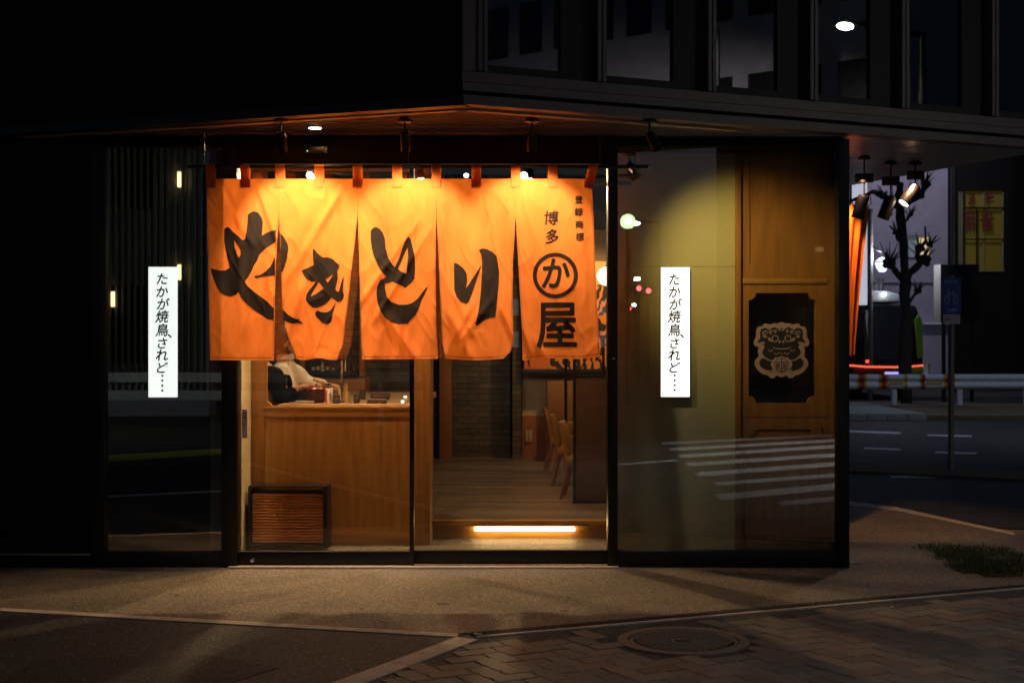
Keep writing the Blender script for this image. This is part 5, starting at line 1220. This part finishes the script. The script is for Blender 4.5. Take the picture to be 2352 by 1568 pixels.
# ------------------------------------------------------------ side street
def groundpt(px, py, z=-.006): return G(px, py, z)
def gsheet(name, pts, z, mat, thick=.02):
    q = [G(px, py, z) for px, py in pts]
    return sheet(name, [(p.x, p.y) for p in q], z, mat, thick=thick)
gsheet('road_edge_soil', [(1940, 1062), (2100, 1068), (2500, 1090), (2500, 1108), (2150, 1090), (1940, 1080)], .03, 'kerb_soil', .12)
for pts in ([(1950, 952.5), (2330, 957), (2330, 960), (1950, 956)], [(1950, 988), (2070, 992), (2068, 996), (1950, 991.5)], [(2130, 997), (2232, 999.5), (2232, 1002.5), (2130, 1000)], [(1986, 1026.5), (2070, 1030), (2066, 1033.5), (1982, 1030)], [(2150, 1036), (2245, 1039), (2240, 1042.5), (2146, 1039.5)]):
    gsheet('road_marking', pts, -.002, 'road_white', .004)
gsheet('road_marking', [(2040, 1091), (2160, 1092), (2150, 1096), (2050, 1096)], .006, 'road_white', .004)
gsheet('road_marking', [(1950, 1150), (2060, 1164), (2180, 1190), (2330, 1222), (2330, 1228), (2180, 1197), (2060, 1172), (1950, 1160)], .005, 'concrete', .004)
# pale kerb of the median, row of blocks
mb = MB()
for i in range(7):
    a0 = 1900 + i * 46; 
    if i < 5: mb.plate([(PX(a0, 25.2), 25.2), (PX(a0 + 45, 25.2), 25.2), (PX(a0 + 45, 25.2), 29.8), (PX(a0, 25.2), 29.8)], [], lambda a, b, t: Vector((a, b + 0, .12 - .18 * t)), 1)
o = mb.build('median_kerb', 'pale_kerb', bevel=.01); o['kind'] = 'structure'
o = MB().box(PX(2131, 25.2), 60, 25.3, 29.8, -.06, .08).build('median', 'kerb_soil'); o['kind'] = 'structure'
o = MB().box(PX(1880, 30), 60, 29.9, 31.0, -.06, .05).build('median', 'kerb_soil'); o['kind'] = 'structure'
# grass wedge
gp = [G(2108, 1252, .005), G(2330, 1264, .005), G(2400, 1300, .005), G(2330, 1330, .005), G(2200, 1318, .005)]
def inpoly(x, y, poly):
    c = False; n = len(poly)
    for i in range(n):
        a, b = poly[i], poly[(i + 1) % n]
        if (a.y > y) != (b.y > y) and x < (b.x - a.x) * (y - a.y) / (b.y - a.y) + a.x: c = not c
    return c
plain('grass_green', (.085, .115, .03), .8, 0, .4, 60)
plain('soil_dark', (.05, .035, .02), .95)
gc_ = sum((p for p in gp), Vector()) / len(gp)
sheet('ground', [tuple((gc_ + (p - gc_) * (.86 + .10 * ((k * 7) % 3 - 1)))[:2]) for k, p in enumerate([a.lerp(b, t) for a, b in zip(gp, gp[1:] + gp[:1]) for t in (0, .25, .5, .75)])], .006, 'soil_dark', thick=.02)
mb = MB(); x0, x1 = min(p.x for p in gp), max(p.x for p in gp); y0, y1 = min(p.y for p in gp), max(p.y for p in gp)
for i in range(6500):
    x, y = random.uniform(x0, x1), random.uniform(y0, y1)
    if not inpoly(x + random.gauss(0, .05), y + random.gauss(0, .05), gp) or noise.noise(Vector((x * 5, y * 5, 0))) < -.28: continue
    a = random.uniform(0, 6.28); h = random.uniform(.012, .04); w = .003; lx, ly = random.uniform(-.02, .02), random.uniform(-.02, .02)
    mb.add([(x - w * math.cos(a), y - w * math.sin(a), .011), (x + w * math.cos(a), y + w * math.sin(a), .011), (x + lx, y + ly, .011 + h)], [(0, 1, 2)])
o = mb.build('grass', 'grass_green', smooth=0, fixn=False); tag(o, 'short green grass wedge beside the forecourt', 'grass', kind='stuff')
# litter / leaves on the kerb line
plain('leaf_brown', (.45, .36, .25), .8)
for (px, py, s_, lb_) in ((1098, 1456, .022, 'small pale scrap of paper at the corner of the brick paving'), (2006, 1505, .012, 'tiny pale leaf lying near the upper edge of the paving'), (2050, 1499, .010, 'tiny pale leaf lying right of another on the brick edge')):
    g = G(px, py if px < 1200 else py - 105, .006); m_o = MB(); m_o.add([g + Vector((-s_, -s_ * .5, .002)), g + Vector((s_, -s_ * .7, .004)), g + Vector((s_ * .8, s_ * .6, .002)), g + Vector((-s_ * .7, s_ * .7, .008))], [(0, 1, 2, 3)])
    m_o.v += [v - Vector((0, 0, .001)) for v in m_o.v]; m_o.f += [(7, 6, 5, 4), (0, 4, 5, 1), (1, 5, 6, 2), (2, 6, 7, 3), (3, 7, 4, 0)]
    tag(m_o.build('paper_scrap' if px < 1200 else 'fallen_leaf', 'leaf_brown'), lb_, 'litter')

# glowing white sign board beyond the side curtain
emit('board_glow', (.80, .84, 1), .55)
t = thing('glowing_sign_board', 'tall glowing white board half hidden behind the orange side curtain', 'sign', (PX(1978, 18), 18, 0))
MB().box(PX(1962, 18), PX(1992, 18), 18, 18.12, PZ(700, 18), PZ(415, 18)).build('panel', 'board_glow', t, smooth=0)
MB().box(PX(1960, 18), PX(1994, 18), 18.121, 18.2, PZ(702, 18), PZ(413, 18)).build('casing', 'black_metal', t)
MB().tube([(PX(1930, 18), 18.16, 0), (PX(1930, 18), 18.16, PZ(600, 18)), (PX(1960, 18), 18.16, PZ(600, 18))], .04, 10).build('post', 'black_metal', t)
# bicycle path sign on its post
ds = D0 * ((EYE + .02) / K) / (1090 - 784)
sg = thing('bicycle_sign', 'blue bicycle sign with a white arrow plate on a grey post by the side street', 'sign', P(2184, 1090, ds))
u = K * ds / D0
plain('post_grey', (.33, .30, .26), .5, .4); plain('sign_blue', (.03, .10, .50), .45); plain('sign_white', (.72, .74, .76), .5); plain('sign_red', (.45, .03, .02), .5)
MB().tube([P(2184, 1090, ds), P(2186, 632, ds)], .030, 16).build('post', 'post_grey', sg)
yb = ds - .036; PS = lambda a, b, l=0: Vector((PX(a, ds), yb - l * .0015, PZ(b, ds)))
def splate(mb, px0, px1, py0, py1, l, r=3):
    q = []
    for cx, cy, a0 in ((px1 - r, py0 + r, 0), (px0 + r, py0 + r, 90), (px0 + r, py1 - r, 180), (px1 - r, py1 - r, 270)):
        q += [(cx + r * math.cos(R(a0 + k * 22.5)), cy - r * math.sin(R(a0 + k * 22.5))) for k in range(5)]
    mb.plate(q, [], lambda a, b, t: PS(a, b, l) + Vector((0, .003 * (1 - t) * 0 + .0012 * t, 0)), 1)
mb = MB(); splate(mb, 2162, 2205, 637, 720, -1); mb.build('blue_plate', 'sign_blue', sg)
mb = MB(); splate(mb, 2164, 2203, 722, 744, -1); mb.build('arrow_plate', 'sign_white', sg)
mb = MB(); fnS = lambda a, b: PS(a, b, 1.2)
def text_px(mb, s, cx, cy, w, h, fn, bold=.02):
    vs_, fs_, (tw, th) = text2d(s, bold)
    for k, (ox, oy) in enumerate(shifts(bold)): mb.add([fn(cx + (a + ox) / tw * w, cy - (b + oy) / th * h) - Vector((0, .0002 * k, 0)) for a, b in vs_], fs_)
text_px(mb, '自転車歩行者道', 2183, 647, 32, 6, fnS); text_px(mb, '名古屋市', 2184, 712, 22, 7, fnS)
def pring(mb, cx, cy, rx, ry, w):
    o_ = [(cx + rx * math.cos(R(15 * k)), cy + ry * math.sin(R(15 * k))) for k in range(24)]; i_ = [(cx + (rx - w) * math.cos(R(15 * k)), cy + (ry - w) * math.sin(R(15 * k))) for k in range(24)]
    mb.plate(o_, [i_], lambda a, b, t: PS(a, b, 1.2) , 0)
pring(mb, 2172.5, 689, 6, 10.5, 1.4); pring(mb, 2192.5, 688.5, 6, 10.5, 1.4)
def pbar(mb, x0, y0, x1, y1, w, l=1.35):
    a = Vector((x0, y0)); b = Vector((x1, y1)); d = (b - a).normalized(); nn = Vector((-d.y, d.x)) * w / 2
    mb.add([PS(*(a - nn), l), PS(*(b - nn), l), PS(*(b + nn), l), PS(*(a + nn), l)], [(0, 1, 2, 3)])
for q in ((2172.5, 689, 2177.5, 672, 1.5), (2177.5, 676, 2188, 676, 1.5), (2188, 676, 2192.5, 689, 1.5), (2177.5, 672, 2175.5, 665, 1.4), (2175.5, 665, 2178, 661, 1.3), (2188, 676, 2187, 670, 1.4), (2184.5, 669.5, 2189.5, 669.5, 1.6)): pbar(mb, *q)
mb.build('lettering', 'sign_white', sg, smooth=0, fixn=False)
mb = MB(); pbar(mb, 2172, 733, 2181, 733, 2.4, 1.2); mb.add([PS(2168.5, 733, 1.2), PS(2173, 728.5, 1.2), PS(2173, 737.5, 1.2)], [(0, 1, 2)]); mb.build('arrow', 'sign_red', sg, smooth=0, fixn=False)

# guard rail with red and yellow warning sleeves
dr = 29.5; u = K * dr / D0
gr = thing('guard_rail', 'white double beam guard rail with red and yellow sleeves along the median', 'guard rail', (PX(2060, dr), dr, .05))
prof = [(0, 0), (-.05, .05), (-.06, .09), (-.05, .13), (0, .17), (-.005, .19), (0, .21), (-.05, .25), (-.06, .29), (-.05, .33), (0, .38)]
zt_ = PZ(893, dr); hh = (PZ(859, dr) - zt_) / .38
def rail_piece(mb, px0, px1, bulge=0):
    for k in range(len(prof) - 1):
        (a, z0), (b, z1) = prof[k], prof[k + 1]
        mb.add([(PX(px0, dr), dr + a - bulge, zt_ + z0 * hh), (PX(px1, dr), dr + a - bulge, zt_ + z0 * hh), (PX(px1, dr), dr + b - bulge, zt_ + z1 * hh), (PX(px0, dr), dr + b - bulge, zt_ + z1 * hh)], [(0, 1, 2, 3)])
    return mb
rail_piece(MB(), 1850, 2700).build('beam', 'sign_white', gr, smooth=60, fixn=False)
plain('warn_yellow', (.62, .36, .02), .6); plain('warn_red', (.40, .025, .015), .6)
for (a, b, c_) in ((1968, 1990, 'y'), (1973, 1984, 'r'), (2018, 2040, 'y'), (2024, 2034, 'r'), (2076, 2083, 'y'), (2112, 2124, 'y'), (2116, 2123, 'r'), (2166, 2192, 'y'), (2172, 2186, 'r')):
    rail_piece(MB(), a, b, .012 if c_ == 'y' else .02).build('warning_sleeve', 'warn_yellow' if c_ == 'y' else 'warn_red', gr, smooth=60, fixn=False)
mb = MB()
for a, b in ((2040, 2073), (2126, 2163)):
    for k in range(9): mb.box(PX(a + (b - a) * k / 9, dr), PX(a + (b - a) * (k + .7) / 9, dr), dr - .075, dr - .07, PZ(883, dr), PZ(874, dr))
mb.build('stripe_panel', 'warn_yellow', gr)
for a in (2055, 2206, 2360, 2520): MB().tube([(PX(a, dr), dr + .06, .05), (PX(a, dr), dr + .06, PZ(861, dr))], .065, 14).build('post', 'sign_white', gr)

# bus passing behind the rail, seen from the rear corner
dbs = 34.0; u = K * dbs / D0
bus = thing('bus', 'dark bus with a pale roof and a red light band passing behind the guard rail', 'bus', (PX(1990, dbs), dbs, -.006))
plain('bus_dark', (.012, .014, .016), .25); plain('bus_roof', (.42, .46, .48), .5); plain('bus_lime', (.30, .55, .05), .4); plain('tyre', (.02, .02, .02), .9)
emit('tail_red', (1, .12, .05), 1.3); emit('blue_plate_light', (.25, .2, 1), 2.2)
xa, xb = PX(1800, dbs), PX(2120, dbs)
MB().plate([(xa, PZ(880, dbs)), (xb, PZ(880, dbs)), (xb + .02, PZ(800, dbs)), (PX(2112, dbs), PZ(722, dbs)), (PX(2104, dbs), PZ(700, dbs)), (xa, PZ(694, dbs))], [], xz(dbs, 8), 1).build('body', 'bus_dark', bus, bevel=.08)
MB().plate([(xa, PZ(693, dbs)), (PX(2096, dbs), PZ(694, dbs)), (PX(2092, dbs), PZ(684, dbs)), (PX(2040, dbs), PZ(668, dbs)), (xa, PZ(662, dbs))], [], xz(dbs + .1, 7.6), 1).build('roof', 'bus_roof', bus, bevel=.05)
MB().box(PX(1985, dbs), PX(2090, dbs), dbs - .012, dbs - .002, PZ(826, dbs), PZ(712, dbs)).build('rear_window', 'dark_glass', bus)
MB().plate(pts_px([(2108, 722), (2117, 735), (2119, 800), (2119, 822), (2107, 822), (2104, 780), (2100, 735)], dbs), [], xz(dbs - .035, .03), 1).build('corner_trim', 'bus_lime', bus)
mb = MB(); mb.tube([(PX(1940, dbs), dbs - .03, PZ(838, dbs)), (PX(1990, dbs), dbs - .05, PZ(842, dbs)), (PX(2070, dbs), dbs - .05, PZ(843, dbs)), (PX(2119, dbs), dbs - .03, PZ(839, dbs))], .022, 10); mb.build('light_band', 'tail_red', bus)
MB().box(PX(1988, dbs), PX(2003, dbs), dbs - .04, dbs - .002, PZ(833, dbs), PZ(826, dbs)).build('tail_light', 'tail_red', bus, bevel=.01)
MB().box(PX(1960, dbs), PX(2030, dbs), dbs - .05, dbs - .002, PZ(858, dbs), PZ(846, dbs)).build('bumper', 'sign_red', bus, bevel=.02)
MB().box(PX(2086, dbs), PX(2120, dbs), dbs - .05, dbs - .002, PZ(858, dbs), PZ(845, dbs)).build('bumper', 'bus_lime', bus, bevel=.02)
MB().box(PX(2032, dbs), PX(2078, dbs), dbs - .055, dbs - .002, PZ(862, dbs), PZ(854, dbs)).build('number_plate', 'blue_plate_light', bus, bevel=.01)
MB().ball((PX(2031, dbs), dbs - .0, PZ(675, dbs)), .05, 12, 8).build('roof_lamp', 'lens_glow_cool', bus)
for x, yy in ((PX(2095, dbs) , dbs + .9), (PX(2095, dbs), dbs + 5.6), (PX(1850, dbs), dbs + .9), (PX(1850, dbs), dbs + 5.6)):
    MB().lathe([(.0001, -.14), (.42, -.14), (.46, -.08), (.46, .08), (.42, .14), (.0001, .14)], (x, yy, .40), 28, Matrix.Rotation(R(90), 4, 'Y')).build('wheel', 'tyre', bus)

# pollarded street tree
dt = 32.0; tr = thing('pollarded_tree', 'bare pollarded street tree with knobbly fists beyond the guard rail', 'tree', (PX(2080, dt), dt, .05))
plain('bark', (.075, .060, .045), .95, 0, .35, 25, .6)
def lim(pts, r0, r1, mb):
    n = len(pts); mb.tube([P(a, b, dt) + Vector((0, .08 * math.sin(k * 1.7), 0)) for k, (a, b) in enumerate(pts)], [.46 * (r0 + (r1 - r0) * k / (n - 1)) * (1 + .18 * ((k * 7) % 3 - 1)) for k in range(n)], 12)
def knob(mb, px, py, r):
    r *= .7
    c = P(px, py, dt)
    for k in range(12):
        a = Vector((random.uniform(-1, 1), random.uniform(-1, 1), random.uniform(-.5, 1))).normalized(); mb.ball(c + a * r * .7, r * random.uniform(.35, .6), 8, 6)
    for k in range(9):
        a = Vector((random.uniform(-.8, .8), random.uniform(-.5, .5), random.uniform(.5, 1))).normalized(); mb.tube([c, c + a * r * random.uniform(1.8, 4)], [.022, .007], 6)
mb = MB(); lim([(2082, 938), (2081, 860), (2079, 780), (2080, 720), (2078, 676), (2082, 650), (2076, 620), (2074, 560), (2070, 500), (2067, 460), (2065, 420)], .33, .17, mb); mb.build('trunk', 'bark', tr, smooth=180)
mb = MB()
lim([(2080, 655), (2090, 628), (2104, 614), (2116, 600), (2124, 588)], .20, .13, mb); knob(mb, 2122, 600, .22); knob(mb, 2112, 572, .16)
lim([(2112, 604), (2108, 588), (2114, 570), (2124, 552), (2126, 520)], .14, .05, mb)
lim([(2078, 650), (2066, 632), (2054, 620), (2046, 612)], .16, .12, mb); knob(mb, 2042, 606, .20); lim([(2048, 612), (2040, 595), (2036, 580)], .10, .05, mb)
lim([(2068, 470), (2086, 464), (2104, 455), (2114, 448), (2122, 436), (2124, 420)], .14, .12, mb); knob(mb, 2112, 450, .17); knob(mb, 2125, 424, .16)
lim([(2066, 478), (2056, 472), (2046, 462), (2034, 455), (2020, 448), (2008, 438)], .14, .10, mb); knob(mb, 2050, 466, .22); knob(mb, 2028, 452, .12)
for (pts, a_, b_) in (([(2084, 700), (2094, 690), (2100, 676), (2108, 668)], .09, .05), ([(2072, 560), (2062, 548), (2058, 534)], .08, .05), ([(2070, 520), (2082, 508), (2090, 496)], .08, .05), ([(2122, 590), (2132, 580), (2136, 562)], .07, .03), ([(2052, 468), (2048, 484), (2042, 492)], .07, .04)):
    lim(pts, a_, b_, mb); knob(mb, pts[-1][0], pts[-1][1], .11)
mb.build('branches', 'bark', tr, smooth=180)

# flower shaped street lamp on a bracket
dl = 34.0; fl = thing('flower_street_lamp', 'street lamp with glowing petal shaped glass hanging from a curved bracket', 'street lamp', (PX(2000, dl), dl, -.006))
u = K * dl / D0
MB().tube([(PX(1999, dl), dl, -.006), (PX(1999, dl), dl, PZ(480, dl))], .06, 12).build('pole', 'post_grey', fl)
mb = MB(); mb.tube([P(1999, 545, dl), P(2002, 562, dl), P(2010, 572, dl), P(2022, 576, dl), P(2026, 578, dl), P(2026, 590, dl)], .03, 8); mb.build('bracket', 'black_metal', fl)
MB().lathe([(.0001, 4 * u), (6 * u, 3 * u), (15 * u, -4 * u), (16 * u, -8 * u), (13 * u, -6 * u), (.0001, 0)], P(2026, 596, dl), 20).build('hood', 'sign_white', fl)
emit('petal_glow', (.72, .80, 1), 1.6)
for k in range(6):
    a = k * math.pi / 3; c = P(2026, 604, dl); q = Vector((math.cos(a), math.sin(a), 0))
    MB().tube([c + q * 12 * u, c + q * 10 * u + Vector((0, 0, -10 * u)), c + q * 5 * u + Vector((0, 0, -20 * u))], [4 * u, 3.6 * u, 1.6 * u], 10).build('petal', 'petal_glow', fl)

# buildings beyond
def building(name_label, px0, px1, py_top, d, depth, mat, wins, cat='building'):
    b_ = thing('building', name_label, cat, (PX((px0 + px1) / 2, d), d, -.006))
    holes_ = [rect(a, b, c, e, d) for (a, b, c, e, *_) in wins]
    zt_ = PZ(py_top, d)
    MB().plate([(PX(px0, d), -.006), (PX(px1, d), -.006), (PX(px1, d), zt_), (PX(px0, d), zt_)], holes_, xz(d, .25), 1).build('wall', mat, b_, smooth=30)
    MB().box(PX(px0, d), PX(px1, d), d + .30, d + depth, -.006, zt_ - .02).build('core', 'black_matte', b_)
    for w_ in wins:
        a, b, c, e, gm = w_[:5]
        fr = MB(); 
        for q in ((a, a + 1.2, c, e), (b - 1.2, b, c, e), ((a + b) / 2 - .6, (a + b) / 2 + .6, c, e)): fr.box(PX(q[0], d), PX(q[1], d), d + .05, d + .12, PZ(q[3], d), PZ(q[2], d))
        fr.box(PX(a - 1, d), PX(b + 1, d), d - .06, d + .15, PZ(e + 1.5, d), PZ(e, d)); wo = fr.build('window', 'post_grey', b_)
        MB().box(PX(a, d), PX(b, d), d + .14, d + .16, PZ(e, d), PZ(c, d)).build('pane', gm, wo, smooth=0)
    return b_
emit('window_warm', (1, .74, .36), .55); emit('window_dim', (.35, .4, .42), .10); emit('window_yellow', (.16, .12, .01), .10); emit('window_cool', (.6, .75, .8), .35)
gb = building('grey rendered building with one warm lit window behind the bare tree', 1925, 2187, 100, 42, 10, 'grey_render', [(2087, 2137, 541, 590, 'window_dim'), (2098, 2136, 836, 888, 'window_dim'), (2010, 2030, 640, 700, 'window_dim')])
MB().box(PX(2113, 42), PX(2136, 42), 42.10, 42.13, PZ(588, 42), PZ(545, 42)).build('lit_pane', 'window_warm', gb)
MB().box(PX(1925, 42), PX(2187, 42), 41.93, 42, PZ(649, 42), PZ(647, 42)).build('cornice', 'grey_render', gb)
MB().box(PX(2117, 42), PX(2175, 42), 41.8, 42, PZ(745, 42), PZ(741, 42)).build('awning_edge', 'sign_white', gb)
rb = building('dark building with yellow upper windows that carry red writing', 2189, 2600, 340, 41.5, 9, 'black_frame', [(2200, 2212, 438, 622, 'window_yellow'), (2216, 2306, 438, 622, 'window_yellow')])
mb = MB(); fnR = lambda a, b: Vector((PX(a, 41.5), 41.52, PZ(b, 41.5)))
plain('letter_red', (.12, .01, .008), .6)
text_px(mb, '2', 2232, 456, 15, 24, fnR, .04); text_px(mb, 'F', 2273, 455, 13, 24, fnR, .04); text_px(mb, '麻', 2229, 506, 24, 48, fnR, .03); text_px(mb, '雀', 2266, 506, 28, 48, fnR, .03)
mb.build('lettering', 'letter_red', rb, smooth=0, fixn=False)
for q in ((2216, 2306, 476, 480), (2216, 2306, 548, 551), (2243, 2246, 480, 622)): MB().box(PX(q[0], 41.5), PX(q[1], 41.5), 41.5, 41.56, PZ(q[3], 41.5), PZ(q[2], 41.5)).build('glazing_bar', 'black_frame', rb)
sb = thing('shop_signboard', 'dark hanging signboard behind the bicycle sign', 'sign', (PX(2210, 33), 33, -.006))
MB().box(PX(2161, 33), PX(2250, 33), 33, 33.5, PZ(740, 33), PZ(607, 33)).build('board', 'bus_dark', sb, bevel=.02)
MB().box(PX(2159.5, 33), PX(2161, 33) - .005, 32.97, 33.5, PZ(740, 33), PZ(607, 33)).build('edge_strip', 'post_grey', sb)
for x in (2175, 2240): MB().tube([(PX(x, 33), 33.25, -.006), (PX(x, 33), 33.25, PZ(740, 33))], .05, 10).build('post', 'black_metal', sb)

# ------------------------------------------------------------ the street behind the camera, mirrored by the windows
def refl_building(label, x0, x1, y0, y1, h, mat, win, face, seedv, p_lit=.12, cell=(1.6, 2.9)):
    rnd = random.Random(seedv); b_ = thing('building', label, 'building', ((x0 + x1) / 2, (y0 + y1) / 2, -.006))
    MB().box(x0, x1, y0, y1, -.006, h).build('wall', mat, b_, smooth=0)
    lit, dk = MB(), MB()
    if face == 'N': n = int((x1 - x0) / cell[0]); L = lambda i: (x0 + .3 + i * cell[0], x0 + .3 + i * cell[0] + cell[0] * .62)
    else: n = int((y1 - y0) / cell[0]); L = lambda i: (y0 + .3 + i * cell[0], y0 + .3 + i * cell[0] + cell[0] * .62)
    for j in range(int(h / cell[1])):
        for i in range(n):
            a, b = L(i); m_ = lit if rnd.random() < p_lit else dk; z0 = 1.0 + j * cell[1]; z1 = z0 + cell[1] * .5
            if z1 > h - .3: continue
            if face == 'N': m_.box(a, b, y1 - .02, y1 + .03, z0, z1)
            else: m_.box(x0 - .03, x0 + .02, a, b, z0, z1)
    if dk.v: dk.build('window', 'bus_dark', b_, smooth=0)
    if lit.v: lit.build('lit_window', win, b_, smooth=0)
    return b_
emit('window_bright', (1, .78, .40), .3); emit('window_mid', (1, .80, .36), .2)
b1 = refl_building('slatted grey building across the street with stair lights', -16, -5.7, -20, -9, 14, 'grey_render', 'window_bright', 'N', 3, .06)
mb = MB()
emit('lamp_amber', (1, .72, .32), 7); plain('slat_grey', (.10, .085, .05), .7)
for k in range(52): mb.box(-12 + k * .12, -11.95 + k * .12, -8.9, -8.86, .6, 13)
mb.build('slat_screen', 'slat_grey', b1, smooth=0)
for x, z in [((375 + q - 1176) * K * 26.4 / D0, EYE + (784 - yy) * K * 26.4 / D0) for q, yy in ((33, 408), (33, 622), (-120, 684))]: MB().box(x - .03, x + .03, -8.84, -8.80, z - .16, z + .12).build('wall_lamp', 'lamp_amber', b1)
refl_building('narrow pale building beside the slatted one across the street', -5.6, -4.3, -20, -9.6, 13, 'grey_render', 'window_bright', 'N', 4, 0)
refl_building('tall pale building across the crossing', 16.5, 30, -26, 2.6, 22, 'grey_render', 'window_mid', 'W', 5, .05, (.9, 2.1))
refl_building('brown building at the far side of the crossing', 8.6, 14, -42, -26, 13, 'kerb_soil', 'window_bright', 'N', 8, .15)
refl_building('low far building at the end of the street', -3, 7, -95, -80, 7, 'black_frame', 'window_cool', 'N', 9, .25, (1.2, 2.2))
t = thing('guard_rail', 'white rail on the far side of the street mirrored in the left window', 'guard rail', (-6, -6, -.006))
for z in (.42, .72): MB().box(-20, -1.5, -6.05, -6.0, z, z + .16).build('beam', 'sign_white', t)
for k in range(8): MB().tube([(-19 + k * 2.4, -6.1, -.006), (-19 + k * 2.4, -6.1, .86)], .05, 10).build('post', 'sign_white', t)
# street lamps and traffic lights of the crossing
def street_lamp(label, base, h, arm, glow, wide=.35):
    t = thing('street_lamp', label, 'street lamp', base); b_ = Vector(base); a = Vector(arm)
    MB().tube([b_, b_ + Vector((0, 0, h))], [.09, .06], 12).build('pole', 'black_metal', t)
    MB().tube([b_ + Vector((0, 0, h - .05)), b_ + Vector((a.x * .5, a.y * .5, h)), b_ + Vector((a.x, a.y, h))], .04, 8).build('arm', 'black_metal', t)
    MB().ball(b_ + Vector((a.x, a.y, h - .06)), wide, 16, 10, (1, .6, .26)).build('lamp_glass', glow, t)
emit('lamp_green_white', (.85, 1, .78), 60)
emit('lamp_white', (.9, .97, 1), 30); emit('signal_red', (1, .08, .10), 26)
def UV(px, py, L):       # where a thing stands that is mirrored at px, py by the upper windows
    v = Vector(((px - 1176) * K / D0, 1)); o = UC - rn * .07; t = (o.x * rn.x + o.y * rn.y) / (v.x * rn.x + v.y * rn.y); h = v * t
    r = v - 2 * v.dot(rn) * rn; p = h + r * L; return Vector((p.x, p.y, EYE + (784 - py) * K / D0 * (t + L)))
g = UV(1941, 60, 11.5); g2 = UV(2118, 60, 11.9)
street_lamp('street lamp with a long arm mirrored in the upper windows', (g2.x, g2.y, -.006), g.z + .06, (g.x - g2.x, g.y - g2.y), 'lamp_green_white', .17)
lamp('SPOT', (g.x, g.y, g.z - .05), 300, (1, .92, .82), (g.x - .8, g.y - .2, 0), 165, .5, .012)
g = UV(1562, 52, 13.0)
street_lamp('smaller street lamp mirrored in the second upper window', (g.x + 1.0, g.y, -.006), g.z + .06, (-1.0, 0), 'lamp_white', .09)
lamp('SPOT', (g.x, g.y, g.z - .04), 900, (1, .93, .86), (g.x + 1.5, g.y - 2, 0), 168, .5, .012)
street_lamp('street lamp above the crossing behind the viewer', (6.2, -2.2, -.006), 7.3, (-.2, 1.0), 'lamp_white', .2)
street_lamp('added street lamp out of view that brightens the slatted building', (-9, -4.2, -.006), 7.1, (0, 1.2), 'lamp_white', .2)
street_lamp('added street lamp that brightens the far road, hidden by the upper storey', (11.2, 22.6, -.006), 8.0, (-1.2, -.6), 'lamp_white', .2)
street_lamp('added street lamp that brightens the grey building, above the frame', (12.0, 38.5, -.006), 9.0, (-1.0, -1.0), 'lamp_white', .2)
def RV(px, py, yv):      # mirrored point: seen in the shop window at px, py when standing at depth yv
    d = 2 * D0 - yv; return Vector((PX(px, d), yv, PZ(py, d)))
g = RV(1443, 508, -14); t = thing('globe_street_lamp', 'round globe street lamp mirrored in the right window', 'street lamp', (g.x, g.y, -.006))
emit('globe_green', (.75, 1, .55), 9); emit('globe_core', (1, 1, .95), 60)
MB().ball(g, .17, 18, 12).build('globe', 'globe_green', t); MB().ball(g + Vector((0, .16, 0)), .07, 12, 8).build('bulb', 'globe_core', t); MB().tube([(g.x, g.y, -.006), (g.x, g.y, g.z - .16)], .05, 10).build('pole', 'black_metal', t)
for (px, py, yy, lb_) in ((1482, 515, -24, 'distant street lamp mirrored right of the globe lamp'), ):
    g = RV(px, py, yy); street_lamp(lb_, (g.x + .4, g.y, -.006), g.z + .1, (-.8, 0), 'lamp_white', .28)
for (px, py, yy, lb_) in ((1468, 662, -30, 'red traffic signal mirrored left of the white sign'), (1490, 668, -30, 'second red traffic signal mirrored beside the first'), (1446, 708, -50, 'farthest tiny red traffic signal mirrored in the right window')):
    g = RV(px, py, yy); t = thing('traffic_signal', lb_, 'traffic light', (g.x, g.y, -.006), 'traffic signals of the crossing')
    MB().tube([(g.x, g.y - .1, -.006), (g.x, g.y - .1, g.z)], .05, 8).build('pole', 'black_metal', t); MB().cbox((g.x, g.y - .05, g.z), (1.0, .1, .4)).build('housing', 'black_metal', t, bevel=.03); MB().ball((g.x, g.y + .05, g.z), .085, 12, 8).build('lens', 'signal_red', t)
for (px, py, yy, c_, lb_) in ((1464, 640, -34, 'lamp_white', 'small white shop light mirrored above the red signals'), (1458, 700, -44, 'lamp_white', 'small white light mirrored below the red signals'), (1884, 572, -20, 'window_warm', 'small warm sign light mirrored over the wooden door')):
    g = RV(px, py, yy); t = thing('shop_light', lb_, 'light', (g.x, g.y, -.006)); MB().cbox(g, (.22, .08, .12)).build('glow_box', c_, t, bevel=.02); MB().tube([(g.x, g.y - .08, -.006), (g.x, g.y - .08, g.z)], .03, 8).build('pole', 'black_metal', t)
